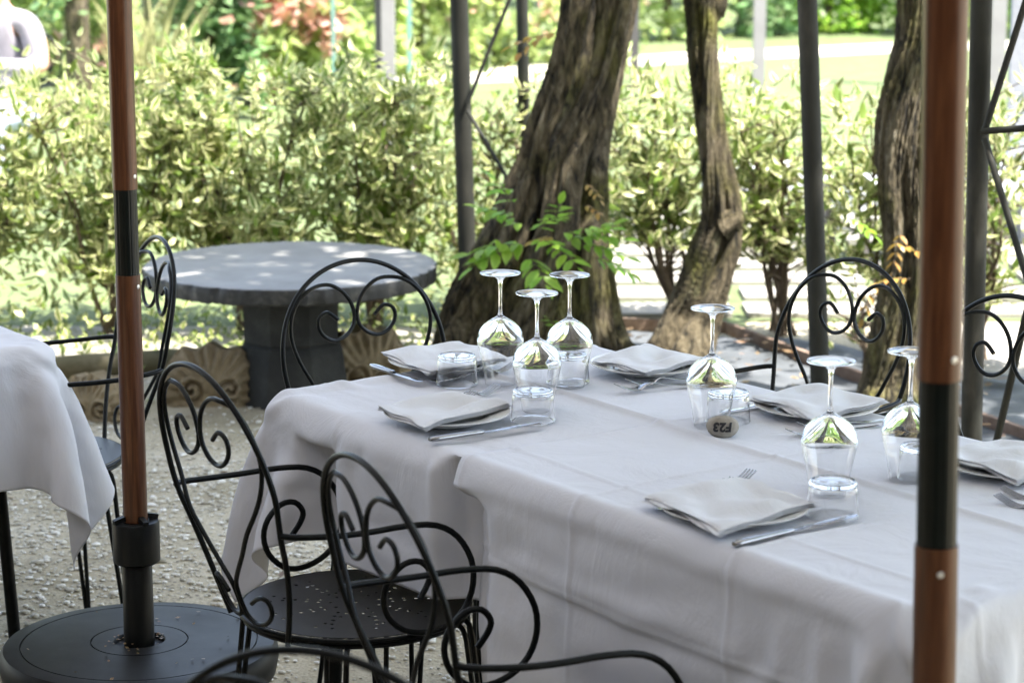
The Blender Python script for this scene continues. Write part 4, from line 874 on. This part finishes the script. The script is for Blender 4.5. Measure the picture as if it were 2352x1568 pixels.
P = []
for _ in range(260):
    p = at(random.uniform(1380, 2400), 0); x, y = random.uniform(.1, 2.3), random.uniform(7.0, 8.9)
    if y > 9.4 - .75 * x: continue
    P.append((x, y, .045))
for _ in range(160): P.append((random.gauss(.15, .35), random.gauss(8.0, .25), .03))
V, Fc, E, rnd = quad_leaves(P, .05, .55); V[:, 2] = .03 + (V[:, 2] - .03) * .3 + .015
dry_m = M_leaf('dry leaf', (.20, .12, .06), (.36, .28, .16), .2, .4)
o = mesh('dry_leaves', V, Fc, dry_m, attrs={'edge': E, 'rnd': rnd}); tag(o, 'scattered dry leaves on the fabric and round the trunks', 'dry leaves', kind='stuff')
P = [(RNG.uniform(-2.7, -.1), RNG.normal(8.75, .28), abs(RNG.normal(.02, .05))) for _ in range(1500)]
V, Fc, E, rnd = quad_leaves(P, .045, .5); V[:, 2] = np.maximum(V[:, 2], .01)
o = mesh('ground_cover', V, Fc, leaf_var, attrs={'edge': E, 'rnd': rnd}); tag(o, 'low leaves and seedlings on the ground under the left hedge', 'ground cover', kind='stuff')
# pebbles on the gravel
Vp = []; Fp = []; ico = bmesh.new(); bmesh.ops.create_icosphere(ico, subdivisions=1, radius=1); iv = np.array([v.co[:] for v in ico.verts]); iff = [tuple(v.index for v in f.verts) for f in ico.faces]; ico.free()
rr = []
for i in range(30000):
    y = RNG.uniform(3.1, 8.4); x = RNG.uniform(-.245 * y - .1, .02 * y + .15)
    if noise.noise(Vector((x * 1.6, y * 1.6, 2))) < -.15 and RNG.uniform() < .8: continue
    s = RNG.gamma(2.4, .00135) + .0012; a = RNG.uniform(0, PI); M = np.array([[math.cos(a) * s * 1.3, -math.sin(a) * s, 0], [math.sin(a) * s * 1.3, math.cos(a) * s, 0], [0, 0, s * .45]])
    v = iv @ M.T + np.array([x, y, s * .18 + .002]); b0 = len(Vp); Vp += v.tolist(); Fp += [tuple(k + b0 for k in f) for f in iff]; rr += [RNG.uniform()] * len(iv)
pm, t, bb = nodemat('pebble', (.4, .37, .3), .8); a2 = N(t, 'Attribute', attribute_name='rnd'); t.links.new(ramp(t, a2.outputs['Fac'], [(0, (.30, .27, .20)), (.4, (.58, .54, .45)), (.75, (.74, .71, .63)), (1, (.85, .83, .78))]), bb.inputs['Base Color'])
o = mesh('pebbles', Vp, Fp, pm, attrs={'rnd': rr}); tag(o, 'small pale pebbles scattered over the gravel', 'pebbles', kind='stuff')
def litter(n, x0, x1, y0, y1, z): return [(random.uniform(x0, x1), random.uniform(y0, y1), z) for _ in range(n)]

# ------------------------------------------------------------------ garden behind the hedge
def bush(cx, cy, rx, ry, h, n, mat, label, seed, size=.09, name='garden_bush', fl=0, cat='bush', group='blurred garden bushes', zb=.0):
    rg = np.random.default_rng(seed); r = empty(name, (cx, cy, 0), 0, label, cat, group); P = []; Q = []
    while len(P) < n:
        a, b_ = rg.uniform(0, 2 * PI), rg.uniform(.25, 1) ** .5; z = rg.uniform(zb, 1); q = Vector((math.cos(a) * b_, math.sin(a) * b_, z)); k = math.sqrt(max(0, 1 - (z - .35) ** 2 / .5)) * (.85 + .5 * noise.noise(Vector((math.cos(a) * 2, math.sin(a) * 2, z * 3 + seed))))
        p = (q.x * rx * k, q.y * ry * k, z * h)
        if noise.noise(Vector((p[0] * 2.2, p[1] * 2.2, p[2] * 2.2 + seed))) < -.18: continue
        P.append(p)
    if fl:
        idx = [i for i in range(n) if noise.noise(Vector((P[i][0] * 1.5 + seed, P[i][2] * 2, 3))) > .02 and rg.uniform() < fl]; s_ = set(idx); Q = [P[i] for i in idx]; P = [P[i] for i in range(n) if i not in s_]
    V, Fc, E, rnd = quad_leaves(P, size); mesh('foliage', V, Fc, mat, r, attrs={'edge': E, 'rnd': rnd})
    if Q: V, Fc, E, rnd = quad_leaves(Q, size * .9, .9); mesh('flowers', V, Fc, leaf_pk, r, attrs={'edge': E, 'rnd': rnd})
    MB().tube([(0, 0, 0), (.05, 0, h * .5)], [.05, .02], 8, 1).build('stem', stem_m, r); return r
BG = [  # px centre, distance, half width px, height m, n, material, flowers, label
    (120, 19, 200, 2.4, 2600, leaf_bg, 0, 'light green bush in the top left corner behind the seated person'),
    (330, 17.5, 190, 2.0, 2400, leaf_bg, .5, 'pink flowered bush right of the left parasol pole'),
    (470, 16.5, 130, 1.7, 1800, leaf_dk, .1, 'dark green bush behind the green slanting posts'),
    (620, 17.5, 170, 1.9, 2400, leaf_bg, .75, 'bush covered with peach flowers, top left quarter'),
    (790, 19, 150, 2.2, 2300, leaf_bg, .5, 'pale bush with pink flowers left of the grey panel post'),
    (960, 20, 160, 2.6, 2400, leaf_bg, .0, 'yellow green bush behind the grey panel post'),
    (1140, 20.8, 140, 2.5, 2200, leaf_bg, .35, 'bush with a few pink flowers between the two left grey poles'),
    (1330, 22.6, 170, 2.8, 1500, leaf_bg, .2, 'green bush hidden mostly by the thick wisteria trunk'),
    (1530, 23.6, 150, 2.9, 2000, leaf_bg, .0, 'light green bush between the two trunks'),
    (1700, 24.2, 170, 2.9, 2300, leaf_dk, .0, 'dark bluish bush right of the slender trunk'),
    (1900, 24.6, 150, 2.7, 2300, leaf_bg2, .0, 'bright green bush around the leaning grey pole, far away'),
    (2060, 24.8, 130, 2.5, 2000, leaf_bg2, .0, 'bright green bush left of the thick right parasol pole'),
    (2310, 24, 150, 2.4, 2200, leaf_bg2, .0, 'bright green bush in the top right corner')]
for i, (px, Y, hw, h, n, m, fl, lb) in enumerate(BG):
    c = pt(px, 100, Y); w = hw * Y / F * 1.15; bush(c.x, Y, w, w * .55, h, int(n * 1.5), m, lb, 50 + i, .13, fl=fl)
# tall hedge that closes the view far behind (one mass)
P = [(RNG.uniform(-9, 10), 29 + RNG.normal(0, .35), RNG.uniform(0, 3.4)) for _ in range(15000)]
V, Fc, E, rnd = quad_leaves(P, .17); o = mesh('far_hedge', V, Fc, leaf_bg, attrs={'edge': E, 'rnd': rnd}); tag(o, 'far green hedge closing the garden', 'hedge', kind='stuff')
# far posts
post_m = M_simple('pale painted post', ((.24, .22, .225), (.32, .30, .30)), 3, .7, .1); dpost = M_simple('dark post', ((.07, .06, .06), (.12, .11, .11)), 5); gpost = M_simple('green wire post', ((.16, .30, .27), (.22, .38, .34)), 5, .6)
def fpost(px, ybase, w, h, mat, label, name='garden_post', d=None, lean=0, cat='post'):
    b_ = at(px, ybase); wd = w * b_.y / F; mb = MB()
    mb.box((0, 0, h / 2), (wd, d or wd, h)); mb.box((0, 0, h + .01), (wd * 1.1, (d or wd) * 1.1, .02)); o = mb.build(name, mat, None, False); o.location = b_; o.rotation_euler = (0, lean, 0); tag(o, label, cat); return o
fpost(872, 330, 16, 2.6, dpost, 'dark strip post left of the pale panel post'); fpost(894, 330, 30, 2.6, post_m, 'pale grey panel post in the background left of the steel pole')
fpost(521, 250, 12, 2.4, gpost, 'upright blue green wire post in the background'); q = at(470, 250)
pole('wire_brace', Vector((q.x - .02, q.y, 0)), pt(521, 60, q.y), .02, 'blue green brace leaning against the wire post', gpost, cat='post brace')
fpost(768, 250, 8, 2.4, gpost, 'thin green wire post above the peach flowers'); fpost(942, 250, 10, 2.4, gpost, 'thin green wire post between the panel post and steel pole')
fpost(1741, 215, 27, 2.6, post_m, 'white round post behind the right lawn'); fpost(1457, 190, 18, 1.0, dpost, 'small dark box post right of the thick trunk')
fpost(2286, 205, 34, 2.6, post_m, 'pale post right of the thick parasol pole'); fpost(2322, 560, 40, 2.6, M_simple('bluish grey post', ((.22, .23, .26), (.3, .31, .34)), 4), 'bluish grey flat post near the right edge', d=.05)
# ivy covered stump left
b_ = at(182, 300); r = empty('ivy_trunk', b_, 0, 'pale bare trunk with dark ivy left of the parasol pole', 'tree')
trunk_mesh([([((.0, 0, 0), .10), ((.01, 0, .5), .085), ((-.01, 0, 1.1), .08), ((.02, 0, 2.6), .07)], 1, 1.)], 'trunk', r, 7., 32, 8)
P = [(-.13 + RNG.normal(0, .07), RNG.normal(-.06, .08), RNG.uniform(.75, 2.2)) for _ in range(420)]; V, Fc, E, rnd = quad_leaves(P, .085, .8); mesh('ivy', V, Fc, leaf_dk, r, attrs={'edge': E, 'rnd': rnd})
# long pale grass clump
P = []; gm = MB(); 
for k in range(70):
    x, y = random.gauss(0, .12), random.gauss(0, .12); a = random.uniform(0, 2 * PI); L = random.uniform(.5, 1.1); gm.tube([(x, y, 0), (x + .12 * math.cos(a), y + .12 * math.sin(a), L * .6), (x + .4 * L * math.cos(a), y + .4 * L * math.sin(a), L)], [.012, .009, .001], 4, 3)
o = gm.build('grass_clump', M_simple('straw grass', ((.35, .36, .16), (.5, .48, .25)), 4, transl=.4)); o.location = at(330, 290); tag(o, 'clump of long pale grass behind the hedge right of the left parasol pole', 'grass clump')
# made-up low white benches standing in for bluish shaded paving beyond the right shrubs
for i, (px, yb, w, lb) in enumerate([(1745, 560, .42, 'made-up low bench for a patch of shaded paving, seen through the shrub beside the leaning pole'), (2010, 600, .36, 'made-up low bench for a patch of shaded paving, seen through the leaves left of the thick pole'), (2330, 560, .5, 'made-up low bench for a patch of shaded paving, seen through the shrub at the right edge')]):
    b_ = at(px, yb); r = empty('paving_patch_bench', b_, .3, lb, 'bench', 'made-up benches for shaded paving patches'); MB().box((0, 0, .30), (w, .45, .12)).build('seat_cushion', cloth_m, r, False)
    for a in (-1, 1):
        for c_ in (-1, 1): MB().box((a * (w / 2 - .04), c_ * .18, .12), (.04, .04, .24)).build('leg', dpost, r, False)
# unseen walls and cover added behind and left of the camera to block sky light
wall_m = M_simple('light blocking wall', ((.03, .025, .021), (.05, .043, .036)), 3)
r = empty('light_blocker', (0, -1.6, 0), 0, 'added unseen walls and cover blocking light from behind and left of the camera', 'blocker')
MB().box((0, -.15, 2.0), (16, .3, 4.0)).build('wall', wall_m, r, False)
for x in (-5, -1.5, 2, 5.5): MB().box((x, .012, 1.5), (1.1, .03, 1.5)).build('blocker_panel', dpost, r, False)
MB().box((0, .35, 3.6), (12, 3.7, .1)).build('blocker_roof', dpost, r, False)

MB().box((-3.5, 3.4, 1.7), (.3, 6.8, 3.4)).build('blocker_side_wall', wall_m, r, False)  # added out of view to keep light from the left off the cloth

# ------------------------------------------------------------------ the seated guest far left
def skinned(name, verts, edges, mat, parent, root=0, sub=2):
    me = bpy.data.meshes.new(name); me.from_pydata([v[0] for v in verts], edges, []); o = bpy.data.objects.new(name, me); COL.objects.link(o); o.parent = parent
    me.materials.append(mat); sk = o.modifiers.new('skin', 'SKIN'); sk.use_smooth_shade = True
    for i, v in enumerate(verts): me.skin_vertices[0].data[i].radius = (v[1], v[2] if len(v) > 2 else v[1])
    me.skin_vertices[0].data[root].use_root = True
    m = o.modifiers.new('sub', 'SUBSURF'); m.levels = m.render_levels = sub; return o
skin_m = M_simple('skin', ((.50, .27, .19), (.58, .33, .24)), 5, .5, .05, .001)
shirt_m = M_simple('white shirt', ((.24, .22, .245), (.29, .27, .295)), 6, .85, .2, .01)
jeans_m = M_simple('light trousers', ((.38, .42, .55), (.46, .50, .62)), 6, .9, .1); hair_m = M_simple('brown hair', ((.05, .03, .02), (.10, .06, .035)), 30)
pp_ = pt(-8, 25, 12.0); pr = empty('person', (pp_.x, 12.0, 0), R(-14), 'seated guest in a white long sleeved shirt at the far left edge', 'person')
bv = [((0, .02, .50), .13, .10), ((0, .03, .68), .12, .09), ((0, .02, .86), .14, .10), ((0, .01, .98), .09, .07), ((0, 0, 1.05), .05), ((0, -.02, 1.13), .062, .07), ((0, -.015, 1.22), .075, .09), ((0, -.01, 1.28), .055, .06), ((0, -.115, 1.165), .012)]
be = [(0, 1), (1, 2), (2, 3), (3, 4), (4, 5), (5, 6), (6, 7), (5, 8)]
def limb(chain, start):
    k = start
    for v in chain: bv.append(v); be.append((k, len(bv) - 1)); k = len(bv) - 1
    return k
for sg in (1, -1):
    h_ = limb([((sg * .17, .01, .96), .055), ((sg * .225, -.01, .85), .046), ((sg * .25, -.04, .745), .040), ((sg * .16, -.20, .76), .034), ((sg * .07, -.30, .79), .024), ((sg * .04, -.345, .80), .026, .014)], 3)
    for j, (dx, L) in enumerate(((-.027, .052), (-.009, .062), (.009, .058), (.025, .045))): limb([((sg * (.035 + dx * .6), -.375, .80 + dx), .009), ((sg * (.015 + dx * .4), -.375 - L * .45, .795 + dx), .008), ((sg * (.0 + dx * .3), -.375 - L * .6, .775 + dx), .007)], h_)
    limb([((sg * .07, -.33, .835), .009), ((sg * .05, -.36, .85), .008)], h_)
    limb([((sg * .10, -.03, .50), .085), ((sg * .14, -.26, .53), .072), ((sg * .16, -.45, .51), .055), ((sg * .16, -.43, .28), .046), ((sg * .16, -.41, .09), .034), ((sg * .17, -.50, .045), .035, .03), ((sg * .175, -.56, .03), .028, .02)], 0)
skinned('body', bv, be, skin_m, pr)
sv = [((0, .02, .49), .150, .118), ((0, .03, .68), .142, .108), ((0, .02, .86), .158, .115), ((0, .01, .985), .098, .08), ((0, 0, 1.035), .062)]; se_ = [(0, 1), (1, 2), (2, 3), (3, 4)]
for sg in (1, -1):
    b0 = len(sv); sv += [((sg * .17, .01, .965), .068), ((sg * .205, -.01, .85), .070), ((sg * .225, -.04, .742), .060), ((sg * .16, -.20, .76), .045), ((sg * .10, -.275, .78), .036)]; se_ += [(3, b0)] + [(b0 + i, b0 + i + 1) for i in range(4)]
skinned('shirt', sv, se_, shirt_m, pr)
tv = [((0, .02, .49), .145, .115)]; te = []
for sg in (1, -1):
    b0 = len(tv); tv += [((sg * .10, -.03, .505), .096), ((sg * .14, -.26, .535), .083), ((sg * .16, -.455, .515), .066), ((sg * .16, -.44, .28), .060), ((sg * .16, -.42, .11), .052)]; te += [(0, b0)] + [(b0 + i, b0 + i + 1) for i in range(4)]
skinned('trousers', tv, te, jeans_m, pr)
skinned('hair', [((0, .045, 1.16), .05), ((0, .035, 1.25), .078), ((0, -.02, 1.305), .06), ((0, -.07, 1.29), .03)], [(0, 1), (1, 2), (2, 3)], hair_m, pr)
place_chair(pp_.x, 12.0, -104, 'far blurred chair under the seated guest at the left edge')

# dry petals caught on the parasol base and a few fallen leaves on the gravel
b = at(320, 1462, .215); P = []
for _ in range(26): a = random.uniform(0, 2 * PI); q = random.gauss(.045, .008); P.append((b.x + q * math.cos(a), b.y + q * math.sin(a) , .212))
for _ in range(22): a = random.uniform(0, 2 * PI); q = random.uniform(.06, .26); P.append((b.x + q * math.cos(a), b.y + q * math.sin(a), .2105))
V, Fc, E, rnd = quad_leaves(P, .011, .6); V[:, 2] = .2105 + np.abs(V[:, 2] - .2105) * .4
o = mesh('dry_petals', V, Fc, dry_m, attrs={'edge': E, 'rnd': rnd}); tag(o, 'dry petals and crumbs lying on the round black parasol base', 'dry petals', kind='stuff')
P = []
for _ in range(90): y = RNG.uniform(3.3, 8.2); P.append((RNG.uniform(-.24 * y, .02 * y), y, .008))
V, Fc, E, rnd = quad_leaves(P, .030, .55); V[:, 2] = .006 + np.abs(V[:, 2] - .008) * .35
o = mesh('fallen_leaves', V, Fc, dry_m, attrs={'edge': E, 'rnd': rnd}); tag(o, 'few small fallen leaves on the pale gravel', 'fallen leaves', kind='stuff')
